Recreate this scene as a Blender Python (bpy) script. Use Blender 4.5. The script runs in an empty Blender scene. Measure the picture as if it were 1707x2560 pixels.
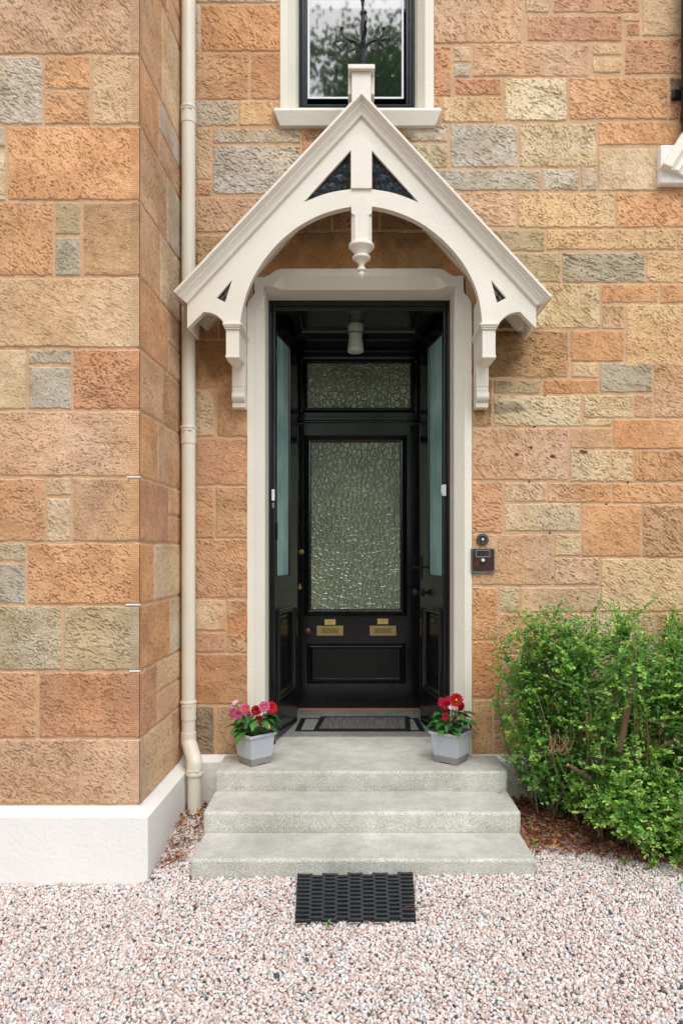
import bpy, bmesh, math, random
import numpy as np
from mathutils import Vector, Matrix
from mathutils.geometry import tessellate_polygon

R = math.radians
S = bpy.context.scene
COL = S.collection
random.seed(7)
rng = np.random.default_rng(7)

# ------------------------------------------------------------------ camera, light
CY, CZ, FPX = -3.924, 1.5, 1750.0          # eye 3.92 m from the wall, 1.5 m up
cd = bpy.data.cameras.new("camera")
cam = bpy.data.objects.new("camera", cd); COL.objects.link(cam)
cam.location = (0, CY, CZ); cam.rotation_euler = (R(90), 0, 0)
cd.sensor_fit = 'VERTICAL'; cd.sensor_height = 36.0; cd.lens = FPX / 2560 * 36
cd.shift_x = -26.5 / 2560; cd.shift_y = 98.0 / 2560
cd.clip_start = 0.05; cd.clip_end = 500
S.camera = cam

SUN_EL, SUN_AZ = 55.0, 168.0               # azimuth from +Y towards +X: behind the camera, a little right
W = bpy.data.worlds.new("World"); S.world = W; W.use_nodes = True
nt = W.node_tree; nt.nodes.clear()
sky = nt.nodes.new('ShaderNodeTexSky'); sky.sky_type = 'NISHITA'; sky.sun_disc = False
sky.sun_elevation = R(SUN_EL); sky.sun_rotation = R(SUN_AZ)
sky.air_density = 1.0; sky.dust_density = 1.5; sky.ozone_density = 1.0
hs = nt.nodes.new('ShaderNodeHueSaturation'); hs.inputs['Saturation'].default_value = 0.45
bg = nt.nodes.new('ShaderNodeBackground'); bg.inputs[1].default_value = 0.15
wo = nt.nodes.new('ShaderNodeOutputWorld')
nt.links.new(sky.outputs[0], hs.inputs['Color']); nt.links.new(hs.outputs[0], bg.inputs[0]); nt.links.new(bg.outputs[0], wo.inputs[0])
sd = bpy.data.lights.new("sun", 'SUN'); sd.energy = 1.1; sd.angle = R(50); sd.color = (1.0, 0.985, 0.965)
so = bpy.data.objects.new("sun", sd); COL.objects.link(so)
sv = Vector((math.sin(R(SUN_AZ)) * math.cos(R(SUN_EL)), math.cos(R(SUN_AZ)) * math.cos(R(SUN_EL)), math.sin(R(SUN_EL))))
so.rotation_euler = sv.to_track_quat('Z', 'Y').to_euler(); so.location = (2, -8, 9)
S.view_settings.view_transform = 'Standard'; S.view_settings.look = 'None'
S.view_settings.exposure = 0.77; S.view_settings.gamma = 1.0
S.cycles.max_bounces = 8; S.cycles.diffuse_bounces = 4

# ------------------------------------------------------------------ helpers
def lin(c):
    return tuple(((v / 255) / 12.92 if v / 255 <= 0.04045 else ((v / 255 + 0.055) / 1.055) ** 2.4) for v in c)
def PX(px, s): return (px - 880.0) / s      # source pixel column -> metres at scale s px/m
def PZ(py, s): return CZ + (1378.0 - py) / s
def sm(a, b, x):
    t = np.clip((x - a) / (b - a), 0, 1); return t * t * (3 - 2 * t)
_TB = rng.random((256, 256))
def vn(x, y, seed=0):
    x = np.asarray(x, float) + seed * 17.37; y = np.asarray(y, float) + seed * 31.91
    xi = np.floor(x).astype(int); yi = np.floor(y).astype(int); fx = x - xi; fy = y - yi
    fx = fx * fx * (3 - 2 * fx); fy = fy * fy * (3 - 2 * fy)
    g = lambda a, b: _TB[a & 255, b & 255]
    return (g(xi, yi) * (1 - fx) + g(xi + 1, yi) * fx) * (1 - fy) + (g(xi, yi + 1) * (1 - fx) + g(xi + 1, yi + 1) * fx) * fy

def wloc(o):
    v = Vector((0, 0, 0))
    while o is not None: v += o.location; o = o.parent
    return v
def thing(name, label=None, cat=None, loc=(0, 0, 0), group=None, parent=None):
    o = bpy.data.objects.new(name, None); COL.objects.link(o); o.empty_display_size = 0.05
    if parent: o.parent = parent; o.location = Vector(loc) - wloc(parent)
    else: o.location = loc
    if label: o['label'] = label
    if cat: o['category'] = cat
    if group: o['group'] = group
    return o
def tag(o, label=None, cat=None, group=None, kind=None):
    if label: o['label'] = label
    if cat: o['category'] = cat
    if group: o['group'] = group
    if kind: o['kind'] = kind
    return o
def finish(name, me, mat, parent=None, bevel=0, smooth=False, seg=2):
    if mat is not None:
        for m in (mat if isinstance(mat, (list, tuple)) else [mat]): me.materials.append(m)
    if parent is not None: me.transform(Matrix.Translation(-wloc(parent)))
    o = bpy.data.objects.new(name, me); COL.objects.link(o)
    if parent is not None: o.parent = parent
    if smooth: me.shade_smooth(); me.set_sharp_from_angle(angle=R(38))
    if bevel:
        b = o.modifiers.new('bevel', 'BEVEL'); b.width = bevel; b.segments = seg; b.limit_method = 'ANGLE'; b.angle_limit = R(35)
        b.harden_normals = False
    return o
def np_mesh(name, V, F, colors=None, attr=None):
    """V (n,3), F (m,k) with one k"""
    me = bpy.data.meshes.new(name); V = np.asarray(V, np.float32); F = np.asarray(F, np.int32)
    me.vertices.add(len(V)); me.vertices.foreach_set('co', V.ravel())
    k = F.shape[1]; me.loops.add(F.size); me.polygons.add(len(F))
    me.loops.foreach_set('vertex_index', F.ravel())
    me.polygons.foreach_set('loop_start', np.arange(0, F.size, k, dtype=np.int32))
    me.update(calc_edges=True); me.validate(verbose=False)
    if colors is not None:
        a = me.color_attributes.new('Col', 'FLOAT_COLOR', 'POINT'); c = np.ones((len(V), 4), np.float32); c[:, :colors.shape[1]] = colors
        a.data.foreach_set('color', c.ravel())
    return me

class MB:
    def __init__(s): s.v = []; s.f = []; s.m = []; s.c = []
    def add(s, vs, fs, M=None, mi=0, col=None):
        o = len(s.v)
        for p in vs: s.v.append(tuple(M @ Vector(p)) if M is not None else tuple(p))
        for f in fs: s.f.append(tuple(i + o for i in f)); s.m.append(mi)
        if col is not None: s.c += [col] * len(vs)
        return o
    def box(s, x0, x1, y0, y1, z0, z1, M=None, mi=0):
        vs = [(x, y, z) for x in (x0, x1) for y in (y0, y1) for z in (z0, z1)]
        s.add(vs, [(0, 1, 3, 2), (4, 6, 7, 5), (0, 4, 5, 1), (2, 3, 7, 6), (0, 2, 6, 4), (1, 5, 7, 3)], M, mi)
    def frustum(s, a, b, z0, z1, M=None):
        vs = [(x, y, z0) for x, y in a] + [(x, y, z1) for x, y in b]; n = len(a)
        s.add(vs, [(i, (i + 1) % n, n + (i + 1) % n, n + i) for i in range(n)] + [tuple(range(n))[::-1], tuple(range(n, 2 * n))], M)
    def plate(s, outer, holes=(), y0=0, y1=0.02, mi=0, T=None):
        """XZ outline with holes, y0 front .. y1 back.  T maps (x,y,z)->point"""
        T = T or (lambda p: p)
        loops = [list(outer)] + [list(h) for h in holes]
        tri = tessellate_polygon([[Vector((x, z, 0)) for x, z in l] for l in loops])
        flat = [p for l in loops for p in l]; n = len(flat)
        vs = [T((x, y0, z)) for x, z in flat] + [T((x, y1, z)) for x, z in flat]
        fs = []
        for t in tri:
            a, b, c = [Vector(flat[i]) for i in t]
            cr = (b - a).cross(c - a) if False else (b.x - a.x) * (c.y - a.y) - (b.y - a.y) * (c.x - a.x)
            if cr < 0: t = t[::-1]
            fs.append(tuple(t)); fs.append(tuple(i + n for i in t[::-1]))
        st = 0
        for li, l in enumerate(loops):
            k = len(l); area = sum(l[i][0] * l[(i + 1) % k][1] - l[(i + 1) % k][0] * l[i][1] for i in range(k))
            flip = (area < 0) != (li > 0)
            for i in range(k):
                a, b = st + i, st + (i + 1) % k
                q = (a, a + n, b + n, b); fs.append(q[::-1] if flip else q)
            st += k
        s.add(vs, fs, None, mi)
    def lathe(s, prof, c, n=24, M=None):
        vs = [(c[0] + r * math.cos(2 * math.pi * i / n), c[1] + r * math.sin(2 * math.pi * i / n), c[2] + z) for r, z in prof for i in range(n)]
        fs = []
        for k in range(len(prof) - 1):
            for i in range(n): j = (i + 1) % n; fs.append((k * n + i, (k + 1) * n + i, (k + 1) * n + j, k * n + j))
        fs.append(tuple(range(n))); fs.append(tuple(range((len(prof) - 1) * n, len(prof) * n))[::-1])
        s.add(vs, fs, M)
    def tube(s, pts, rad, n=8, M=None, cap=True):
        pts = [Vector(p) for p in pts]; N = len(pts)
        rad = rad if isinstance(rad, (list, tuple)) else [rad] * N
        vs = []; ref = None
        for k in range(N):
            d = (pts[min(k + 1, N - 1)] - pts[max(k - 1, 0)]).normalized()
            if ref is None: ref = Vector((0, 0, 1)) if abs(d.z) < 0.9 else Vector((1, 0, 0))
            a = d.cross(ref).normalized(); b = d.cross(a).normalized(); ref = -b if False else ref
            for i in range(n):
                t = 2 * math.pi * i / n; vs.append(pts[k] + (a * math.cos(t) + b * math.sin(t)) * rad[k])
        fs = []
        for k in range(N - 1):
            for i in range(n): j = (i + 1) % n; fs.append((k * n + i, k * n + j, (k + 1) * n + j, (k + 1) * n + i))
        if cap: fs.append(tuple(range(n))[::-1]); fs.append(tuple(range((N - 1) * n, N * n)))
        s.add(vs, fs, M)
    def ball(s, c, r, n=12, m=8, sc=(1, 1, 1)):
        prof = [(r * math.sin(math.pi * (k + .02) / (m + .04)), -r * math.cos(math.pi * (k + .02) / (m + .04))) for k in range(m + 1)]
        M = Matrix.Translation(c) @ Matrix.Diagonal((*sc, 1)); s.lathe(prof, (0, 0, 0), n, M)
    def frame(s, u0, u1, v0, v1, prof, T):
        """mitred moulding round a rectangle; prof = [(inset, height)], T(u,v,h)->point"""
        vs = []; k = len(prof)
        for a, h in prof: vs += [T(u0 + a, v0 + a, h), T(u1 - a, v0 + a, h), T(u1 - a, v1 - a, h), T(u0 + a, v1 - a, h)]
        fs = []
        for i in range(k - 1):
            for j in range(4): l = (j + 1) % 4; fs.append((i * 4 + j, i * 4 + l, (i + 1) * 4 + l, (i + 1) * 4 + j))
        s.add(vs, fs)
    def build(s, name, mat, parent=None, bevel=0, smooth=False, seg=2):
        me = bpy.data.meshes.new(name); me.from_pydata(s.v, [], s.f)
        if s.c:
            a = me.color_attributes.new('Col', 'FLOAT_COLOR', 'POINT')
            for i, c in enumerate(s.c): a.data[i].color = (*c[:3], 1)
        if any(s.m): me.polygons.foreach_set('material_index', s.m)
        bm = bmesh.new(); bm.from_mesh(me); bmesh.ops.recalc_face_normals(bm, faces=bm.faces); bm.to_mesh(me); bm.free()
        return finish(name, me, mat, parent, bevel, smooth, seg)

# ------------------------------------------------------------------ materials
def mat(name, base=(.5, .5, .5), rough=.6, spec=.5, metal=0, **kw):
    m = bpy.data.materials.new(name); m.use_nodes = True; b = m.node_tree.nodes['Principled BSDF']
    b.inputs['Base Color'].default_value = (*base, 1); b.inputs['Roughness'].default_value = rough
    b.inputs['Specular IOR Level'].default_value = spec; b.inputs['Metallic'].default_value = metal
    for k, v in kw.items(): b.inputs[k].default_value = v
    return m
class NT:
    def __init__(s, m): s.t = m.node_tree; s.b = s.t.nodes['Principled BSDF']
    def n(s, ty, **kw):
        o = s.t.nodes.new('ShaderNode' + ty)
        for k, v in kw.items():
            if k.startswith('_'): setattr(o, k[1:], v)
            else: o.inputs[k.replace('__', ' ')].default_value = v
        return o
    def l(s, a, b): s.t.links.new(a, b)
    def co(s, scale=(1, 1, 1), rot=(0, 0, 0), kind='Object'):
        tc = s.n('TexCoord'); mp = s.n('Mapping'); mp.inputs['Scale'].default_value = scale; mp.inputs['Rotation'].default_value = rot
        s.l(tc.outputs[kind], mp.inputs[0]); return mp.outputs[0]
    def noise(s, scale, vec, detail=3, rough=.55):
        n = s.n('TexNoise', Scale=scale, Detail=detail, Roughness=rough); s.l(vec, n.inputs['Vector']); return n.outputs['Fac']
    def ramp(s, fac, stops, interp='LINEAR'):
        r = s.n('ValToRGB'); e = r.color_ramp.elements; r.color_ramp.interpolation = interp
        while len(e) < len(stops): e.new(.5)
        for i, (p, c) in enumerate(stops): e[i].position = p; e[i].color = (*c, 1) if len(c) == 3 else c
        s.l(fac, r.inputs[0]); return r.outputs[0]
    def bump(s, h, strength=.5, dist=.01, prev=None):
        b = s.n('Bump', Strength=strength, Distance=dist); s.l(h, b.inputs['Height'])
        if prev is not None: s.l(prev, b.inputs['Normal'])
        return b.outputs[0]
    def mul(s, a, b, mode='MULTIPLY', fac=1.0):
        m = s.n('MixRGB', _blend_type=mode, Fac=fac)
        for i, x in ((1, a), (2, b)):
            if hasattr(x, 'links'): s.l(x, m.inputs[i])
            else: m.inputs[i].default_value = (*x, 1)
        return m.outputs[0]
    def math(s, op, a, b=0.0):
        m = s.n('Math', _operation=op)
        for i, x in ((0, a), (1, b)):
            if hasattr(x, 'links'): s.l(x, m.inputs[i])
            else: m.inputs[i].default_value = x
        return m.outputs[0]
    def base(s, c): s.l(c, s.b.inputs['Base Color'])
    def nrm(s, c): s.l(c, s.b.inputs['Normal'])

M = {}
def m_stone():
    m = mat('sandstone', rough=.92, spec=.25); t = NT(m)
    a = t.n('VertexColor'); a.layer_name = 'Col'
    v = t.co(); n1 = t.noise(160, v, 4, .65); n2 = t.noise(12, v, 4)
    c = t.mul(a.outputs[0], t.ramp(n1, [(.25, (.72, .72, .72)), (.7, (1.18, 1.16, 1.14))]))
    c = t.mul(c, t.ramp(n2, [(.3, (.9, .88, .85)), (.7, (1.08, 1.07, 1.06))]))
    t.base(c); t.nrm(t.bump(n1, .55, .006)); return m
def m_mortar():
    m = mat('lime_mortar', rough=.95, spec=.2); t = NT(m); v = t.co(); n = t.noise(90, v, 4, .7); n2 = t.noise(6, v, 3)
    c = t.mul(t.ramp(n, [(.3, lin((198, 160, 124))), (.7, lin((222, 186, 150)))]), t.ramp(n2, [(.3, (.84, .84, .82)), (.7, (1.06, 1.05, 1.04))]))
    t.base(c); t.nrm(t.bump(n, .6, .006)); return m
def m_cream(name, c, rough, spec=.5, bs=.12, dirt=.08, scale=3):
    m = mat(name, rough=rough, spec=spec); t = NT(m); v = t.co(); n = t.noise(scale, v, 4); f = t.noise(45, v, 3)
    lo = tuple(x * (1 - dirt) for x in c)
    t.base(t.ramp(n, [(.3, lo), (.7, c)])); t.nrm(t.bump(f, bs, .006)); return m
CREAM = lin((240, 232, 216))
M['stone'] = m_stone(); M['mortar'] = m_mortar()
M['timber'] = m_cream('cream_gloss_paint', CREAM, .36, .5, .22, .09, 2.2)
M['cover'] = m_cream('painted_stone', lin((234, 227, 211)), .62, .4, .25, .06)
M['render'] = m_cream('white_render', lin((246, 242, 236)), .85, .3, .55, .08, 1.6)
M['pvc'] = m_cream('cream_pipe_paint', lin((236, 229, 211)), .3, .5, .05, .08)
def m_tool():
    m = mat('tooled_painted_stone', rough=.6, spec=.4); t = NT(m); v = t.co((2.5, 2.5, 120)); n = t.noise(1.0, v, 2)
    v2 = t.co(); n2 = t.noise(3, v2, 4)
    t.base(t.ramp(n2, [(.3, lin((228, 221, 205))), (.7, lin((237, 231, 216)))])); t.nrm(t.bump(n, .38, .004)); return m
M['tool'] = m_tool()
def m_black(name='black_gloss_paint', c=(.006, .0065, .007), rough=.14):
    m = mat(name, c, rough, .62 if rough < .15 else .35); t = NT(m); v = t.co((1, 1, .25)); n = t.noise(60, v, 3); n2 = t.noise(14, v, 3)
    t.nrm(t.bump(n, .12, .004)); r = t.ramp(n2, [(.3, (rough * .8,) * 3), (.75, (rough * 1.8,) * 3)]); t.l(r, t.b.inputs['Roughness']); return m
M['black'] = m_black(); M['sash'] = m_black('black_sash_paint', (.006, .009, .013), .2); M['iron'] = m_black('black_iron_paint', (.010, .012, .016), .38); M['cast'] = m_black('cast_iron_fretwork', (.020, .030, .038), .24)
M['darkroom'] = mat('dark_interior', (.012, .012, .011), .8)
def m_pebble():
    m = mat('pebbled_glass', (.035, .05, .025), .22, 1.0, IOR=1.9); t = NT(m); v = t.co((1, 1, .8)); 
    w = t.n('TexNoise', Scale=22.0, Detail=1.0); t.l(v, w.inputs['Vector'])
    vv = t.n('VectorMath', _operation='MULTIPLY_ADD'); t.l(w.outputs['Color'], vv.inputs[0]); vv.inputs[1].default_value = (.02, .02, .02); t.l(v, vv.inputs[2])
    vo = t.n('TexVoronoi', _feature='DISTANCE_TO_EDGE', Scale=31.0); t.l(vv.outputs[0], vo.inputs['Vector'])
    h = t.ramp(vo.outputs['Distance'], [(0, (1, 1, 1)), (.05, (.45,) * 3), (.16, (0, 0, 0))], 'EASE')
    n = t.noise(30, v, 2); g = t.noise(2.2, t.co(), 2)
    t.base(t.ramp(g, [(.35, (.20, .25, .13)), (.7, (.33, .39, .22))]))
    n3_ = t.noise(1.0, t.co((70, 70, 26)), 2); t.nrm(t.bump(n3_, .35, .008, t.bump(n, .25, .010, t.bump(h, .5, .009)))); return m
M['pebble'] = m_pebble()
def m_reed():
    m = mat('reeded_glass', (.12, .2, .19), .12, 1.0); t = NT(m)
    uv = t.n('UVMap'); sx = t.n('SeparateXYZ'); t.l(uv.outputs[0], sx.inputs[0])
    s_ = t.math('SINE', t.math('MULTIPLY', sx.outputs[0], 2 * math.pi / .027)); h = t.math('MULTIPLY', s_, .5)
    g = t.noise(3.5, t.co((1, 1, .8)), 3)
    t.base(t.mul(t.ramp(g, [(.35, lin((150, 190, 184))), (.7, lin((196, 230, 222)))]), t.ramp(t.math('ADD', h, .5), [(0, (.62,) * 3), (.6, (1.0,) * 3), (1, (1.2,) * 3)])))
    t.nrm(t.bump(h, .6, .004)); return m
M['reed'] = m_reed()
M['brass'] = mat('worn_brass', lin((196, 172, 118)), .32, .5, .65)
M['brass_dull'] = mat('brass_recess', lin((160, 138, 92)), .42, .5, .6)
M['plate'] = mat('polished_nameplate', lin((225, 200, 130)), .35, .5, .35)
M['ink'] = mat('engraving_ink', lin((110, 86, 40)), .6)
def m_conc(name, c1, c2, sc=170, smooth=.9):
    m = mat(name, rough=smooth, spec=.3); t = NT(m); v = t.co(); vo = t.n('TexVoronoi', Scale=float(sc)); t.l(v, vo.inputs['Vector'])
    a = t.noise(1.0 * sc, v, 2, .7); b = t.noise(3.0, v, 5, .6); k = t.noise(16, v, 4)
    c = t.ramp(a, [(.26, tuple(x * .55 for x in c1)), (.42, c1), (.6, c2), (.75, tuple(min(x * 1.25, .85) for x in c2))])
    c = t.mul(c, t.ramp(b, [(.3, (.74, .73, .69)), (.7, (1.10, 1.09, 1.07))]))
    c = t.mul(c, t.ramp(k, [(.25, (.86, .85, .82)), (.6, (1.04,) * 3)]))
    t.base(c); t.nrm(t.bump(a, .5, .004)); return m
M['conc'] = m_conc('granolithic_riser', lin((190, 188, 178)), lin((220, 219, 211)))
M['conc_top'] = m_conc('granolithic_tread', lin((194, 192, 186)), lin((212, 210, 205)), 260)
M['slab'] = m_conc('grey_slab', lin((128, 128, 124)), lin((152, 152, 148)), 120)
def m_gravel():
    m = mat('pink_granite_chippings', rough=.88, spec=.3); t = NT(m); g = t.n('NewGeometry')
    C = [(0, (226, 206, 198)), (.10, (236, 224, 218)), (.22, (236, 214, 204)), (.34, (240, 237, 234)), (.48, (220, 200, 188)), (.56, (232, 208, 198)),
         (.66, (216, 212, 210)), (.74, (238, 230, 220)), (.84, (204, 178, 164)), (.90, (184, 180, 178)), (.95, (222, 188, 172)), (.985, (84, 90, 98))]
    c = t.ramp(g.outputs['Random Per Island'], [(p, tuple(min(.90, q * g_) for q, g_ in zip(lin(k), (1.01, 1.045, 1.06)))) for p, k in C], 'CONSTANT')
    v = t.co(); n = t.noise(220, v, 3, .7)
    c = t.mul(c, t.ramp(n, [(.3, (.78, .76, .75)), (.65, (1.10, 1.09, 1.08))])); t.base(c); t.nrm(t.bump(n, .4, .003)); return m
M['gravel'] = m_gravel()
def m_ground():
    m = mat('gravel_bed', rough=.95, spec=.2); t = NT(m); v = t.co(); vo = t.n('TexVoronoi', Scale=70.0); t.l(v, vo.inputs['Vector'])
    c = t.ramp(vo.outputs['Distance'], [(.0, lin((215, 198, 190))), (.45, lin((180, 162, 154))), (.8, lin((110, 96, 90)))])
    cc = t.mul(c, vo.outputs['Color'], 'SOFT_LIGHT', .5); t.base(cc); t.nrm(t.bump(vo.outputs['Distance'], 1.0, -.01)); return m
M['ground'] = m_ground()
def m_vc(name, rough=.5, spec=.4, trans=0.0, n_amt=.12):
    m = mat(name, rough=rough, spec=spec); t = NT(m); a = t.n('VertexColor'); a.layer_name = 'Col'
    n = t.noise(60, t.co(), 2); c = t.mul(a.outputs[0], t.ramp(n, [(.3, (1 - n_amt,) * 3), (.7, (1 + n_amt,) * 3)])); t.base(c)
    if trans:
        tr = t.n('BsdfTranslucent'); mx = t.n('MixShader', Fac=trans); t.l(c, tr.inputs[0])
        t.l(t.b.outputs[0], mx.inputs[1]); t.l(tr.outputs[0], mx.inputs[2]); t.l(mx.outputs[0], t.t.nodes['Material Output'].inputs[0])
    return m
M['leaf'] = m_vc('glossy_leaf', .28, .5, .30); M['petal'] = m_vc('petal', .55, .3, .25); M['bark'] = m_vc('bark', .85, .25)
M['dleaf'] = m_vc('dahlia_leaf', .5, .4, .2); M['litter'] = m_vc('dead_leaf', .8, .25, .1)
M['rubber'] = m_cream('black_rubber', lin((34, 37, 42)), .5, .4, .4, .3, 20)
M['matgrey'] = m_conc('mat_pile_pale', lin((128, 128, 122)), lin((150, 150, 144)), 200)
def m_rib():
    m = mat('ribbed_mat_pile', rough=.9, spec=.2); t = NT(m); v = t.co((90, 8, 8)); n = t.noise(1, v, 3); f = t.noise(260, t.co(), 2)
    c = t.mul(t.ramp(n, [(.35, lin((84, 80, 80))), (.7, lin((128, 122, 122)))]), t.ramp(f, [(.3, (.7,) * 3), (.7, (1.2,) * 3)])); t.base(c); t.nrm(t.bump(f, .6, .003)); return m
M['matrib'] = m_rib()
M['potgrey'] = m_cream('pale_grey_plastic', lin((190, 194, 200)), .45, .4, .05, .08, 9)
M['potbase'] = m_cream('dull_grey_plastic', lin((150, 143, 138)), .6, .3, .05, .1, 9)
M['soil'] = m_cream('potting_soil', lin((58, 42, 34)), .95, .2, 1.0, .5, 40)
M['opal'] = mat('opal_glass', lin((196, 205, 192)), .12, .5); M['porc'] = mat('porcelain', lin((176, 188, 176)), .2, .5)
M['white'] = mat('white_plastic', lin((232, 234, 238)), .4, .4)
def m_copper():
    m = mat('weathered_copper', rough=.4, spec=.5, metal=.35); t = NT(m); v = t.co(); n = t.noise(26, v, 4); n2 = t.noise(60, v, 3)
    c = t.ramp(n, [(.35, lin((46, 54, 50))), (.52, lin((78, 46, 38))), (.68, lin((98, 56, 46)))]); t.base(c); t.nrm(t.bump(n2, .2, .003)); return m
M['copper'] = m_copper(); M['verd'] = mat('verdigris', lin((108, 140, 142)), .6, .4); M['bronze'] = mat('dark_bronze', lin((86, 92, 86)), .35, .5, .6)
M['strip'] = mat('timber_threshold', lin((176, 128, 92)), .6)
M['woodknob'] = mat('brown_knob', lin((104, 62, 52)), .3, .5)
# ------------------------------------------------------------------ masonry
PAL = {'O': ((216, 160, 116), (200, 140, 96)), 'T': ((214, 184, 150), (202, 166, 130)), 'P': ((212, 172, 140), (196, 152, 118)),
       'G': ((200, 194, 182), (178, 166, 146)), 'W': ((198, 198, 190), (176, 174, 164)), 'S': ((172, 176, 168), (152, 152, 138)),
       'E': ((188, 178, 148), (164, 150, 118)), 'C': ((224, 210, 180), (204, 184, 146)), 'R': ((198, 134, 96), (176, 112, 76)),
       'K': ((202, 146, 112), (186, 126, 96)), 'Y': ((218, 188, 146), (206, 168, 126)), 'N': ((186, 146, 106), (160, 122, 86)),
       'D': ((124, 112, 98), (92, 82, 72)), 'A': ((226, 166, 118), (206, 142, 94)), 'F': ((208, 142, 92), (190, 118, 66)),
       'L': ((190, 132, 78), (150, 108, 66)), 'B': ((196, 152, 112), (172, 126, 90)), 'X': ((110, 104, 96), (48, 44, 42)), 'V': ((222, 200, 168), (206, 180, 146))}  # L, the lintel tone: canopy shade mixed into the colour with brown staining
def _ds(c, k=.36):
    c = np.array(lin(c)); m_ = np.array(lin((210, 176, 138))); return c * (1 - k) + m_ * k
PAL = {k: (_ds(a) * np.array([1.11, 1.135, 1.16]), _ds(b) * np.array([1.11, 1.135, 1.16])) for k, (a, b) in PAL.items()}
MORT = np.array(lin((218, 182, 148)))
class Wall:
    def __init__(s, O, U, N, step): s.O, s.U, s.N, s.step = np.array(O, float), np.array(U, float), np.array(N, float), step; s.V = []; s.F = []; s.C = []; s.n = 0
    def stone(s, u0, u1, z0, z1, pal, seed, ang=None, keep=(1, 1, 1, 1), margin=None, rough=1.0, stain=None):
        """keep: whether edges (left,right,bottom,top) sink into the mortar"""
        r = random.Random(seed); g = .0035
        a = R(ang if ang is not None else r.uniform(-52, -18)); st = s.step
        nu = max(3, int((u1 - u0) / st)); nz = max(3, int((z1 - z0) / st))
        u = np.linspace(u0 - (g if keep[0] else 0), u1 + (g if keep[1] else 0), nu); z = np.linspace(z0 - g, z1 + g, nz)
        Ug, Zg = np.meshgrid(u, z); ru = Ug * math.cos(a) + Zg * math.sin(a); rv = -Ug * math.sin(a) + Zg * math.cos(a)
        wob = .003 * vn(Ug / .03, Zg / .03, seed + 3)
        q_ = .80 if s.O[1] < -.1 else .95; k1, k2 = r.uniform(.0105, .0180) * q_, r.uniform(.0042, .0060) * q_
        n1 = vn((ru + wob) / k1, (rv + wob) / k2, seed); n2 = vn(ru / .05, rv / .02, seed + 9); n3 = vn(Ug / .12, Zg / .12, seed + 5); n4 = vn(Ug / .009, Zg / .007, seed + 2)
        pit = sm(r.uniform(.46, .60), .82, n1) * (.45 + .55 * sm(.2, .6, n2))
        tool = r.choice((.55, .8, 1.0, 1.0, 1.2)); dep = r.uniform(.0052, .0080) * rough * tool
        h = .0095 + .004 * (n3 - .5) + .0026 * (n2 - .5) * rough + .0028 * (n1 - .5) * rough + .0012 * (n4 - .5) - dep * pit
        if margin is not None:
            sgn, c = margin; m_ = 1 - sm(.036, .046, np.abs(Ug - c)); tl = .0085 + .0019 * np.sin(Zg / .0085 * 2 * math.pi + 3 * n3) + .0012 * (n4 - .5)
            h = h * (1 - m_) + tl * m_; pit = pit * (1 - m_)
        d = np.full_like(Ug, 1.0)
        rnd = .012
        if keep[0]: d = np.minimum(d, Ug - u0)
        if keep[1]: d = np.minimum(d, u1 - Ug)
        if keep[2]: d = np.minimum(d, Zg - z0)
        if keep[3]: d = np.minimum(d, z1 - Zg)
        d = d + .0075 * (vn(Ug / .035, Zg / .035, seed + 11) - .5) + .003 * (vn(Ug / .01, Zg / .01, seed + 12) - .5)
        e = sm(-.002, .0055, d); h = np.maximum(h, .0042) * e + .0008 * (1 - e)
        c1, c2 = PAL[pal]; tj = 1 + (r.random() - .5) * .10
        nn = vn(Ug / .16, Zg / .10, seed + 20) * .65 + vn(Ug / .04, Zg / .03, seed + 21) * .35
        mixf = sm(.3, .7, nn)[..., None]; Cc = (c1 * (1 - mixf) + c2 * mixf) * tj
        wx = Ug + 3 * float(s.O[1]); g1 = vn(wx / .55, Zg / .38, 300) * .6 + vn(wx / .17, Zg / .22, 301) * .4; g2 = vn(wx / .30, Zg / .8, 303)
        Cc = Cc * (1 + .30 * (g1[..., None] - .5)) * (1 + np.array([-.03, .0, .06]) * (g2[..., None] - .5) * 4)
        Cc = Cc * (1 - .27 * pit[..., None]) * (1 + .10 * (n4[..., None] - .5))
        ed = (1 - sm(.0, .010, d))[..., None] * .6; Cc = Cc * (1 - ed) + MORT * ed
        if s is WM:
            for (sx, sz, rx, rz, col, amt) in STAIN_SHADE:
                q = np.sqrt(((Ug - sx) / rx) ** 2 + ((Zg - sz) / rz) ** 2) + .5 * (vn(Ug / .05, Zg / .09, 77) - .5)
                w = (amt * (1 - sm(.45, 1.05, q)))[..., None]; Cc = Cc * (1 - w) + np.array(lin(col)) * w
        P = s.O + Ug[..., None] * s.U + Zg[..., None] * np.array([0, 0, 1.]) + h[..., None] * s.N
        idx = np.arange(nu * nz).reshape(nz, nu) + s.n
        f = np.stack([idx[:-1, :-1], idx[:-1, 1:], idx[1:, 1:], idx[1:, :-1]], -1).reshape(-1, 4)
        s.V.append(P.reshape(-1, 3)); s.F.append(f); s.C.append(Cc.reshape(-1, 3)); s.n += nu * nz
    def build(s, name, parent):
        me = np_mesh(name, np.concatenate(s.V), np.concatenate(s.F), np.concatenate(s.C)); me.shade_smooth()
        return finish(name, me, M['stone'], parent)
def back(mb, O, U, N, rects, hm=.0034, tk=.04):
    for (u0, u1, z0, z1) in rects:
        O_, U_, N_ = Vector(O), Vector(U), Vector(N)
        vs = [O_ + U_ * u + Vector((0, 0, z)) + N_ * h for h in (hm, -tk) for (u, z) in ((u0, z0), (u1, z0), (u1, z1), (u0, z1))]
        mb.add(vs, [(0, 1, 2, 3), (7, 6, 5, 4), (0, 4, 5, 1), (1, 5, 6, 2), (2, 6, 7, 3), (3, 7, 4, 0)])

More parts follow.
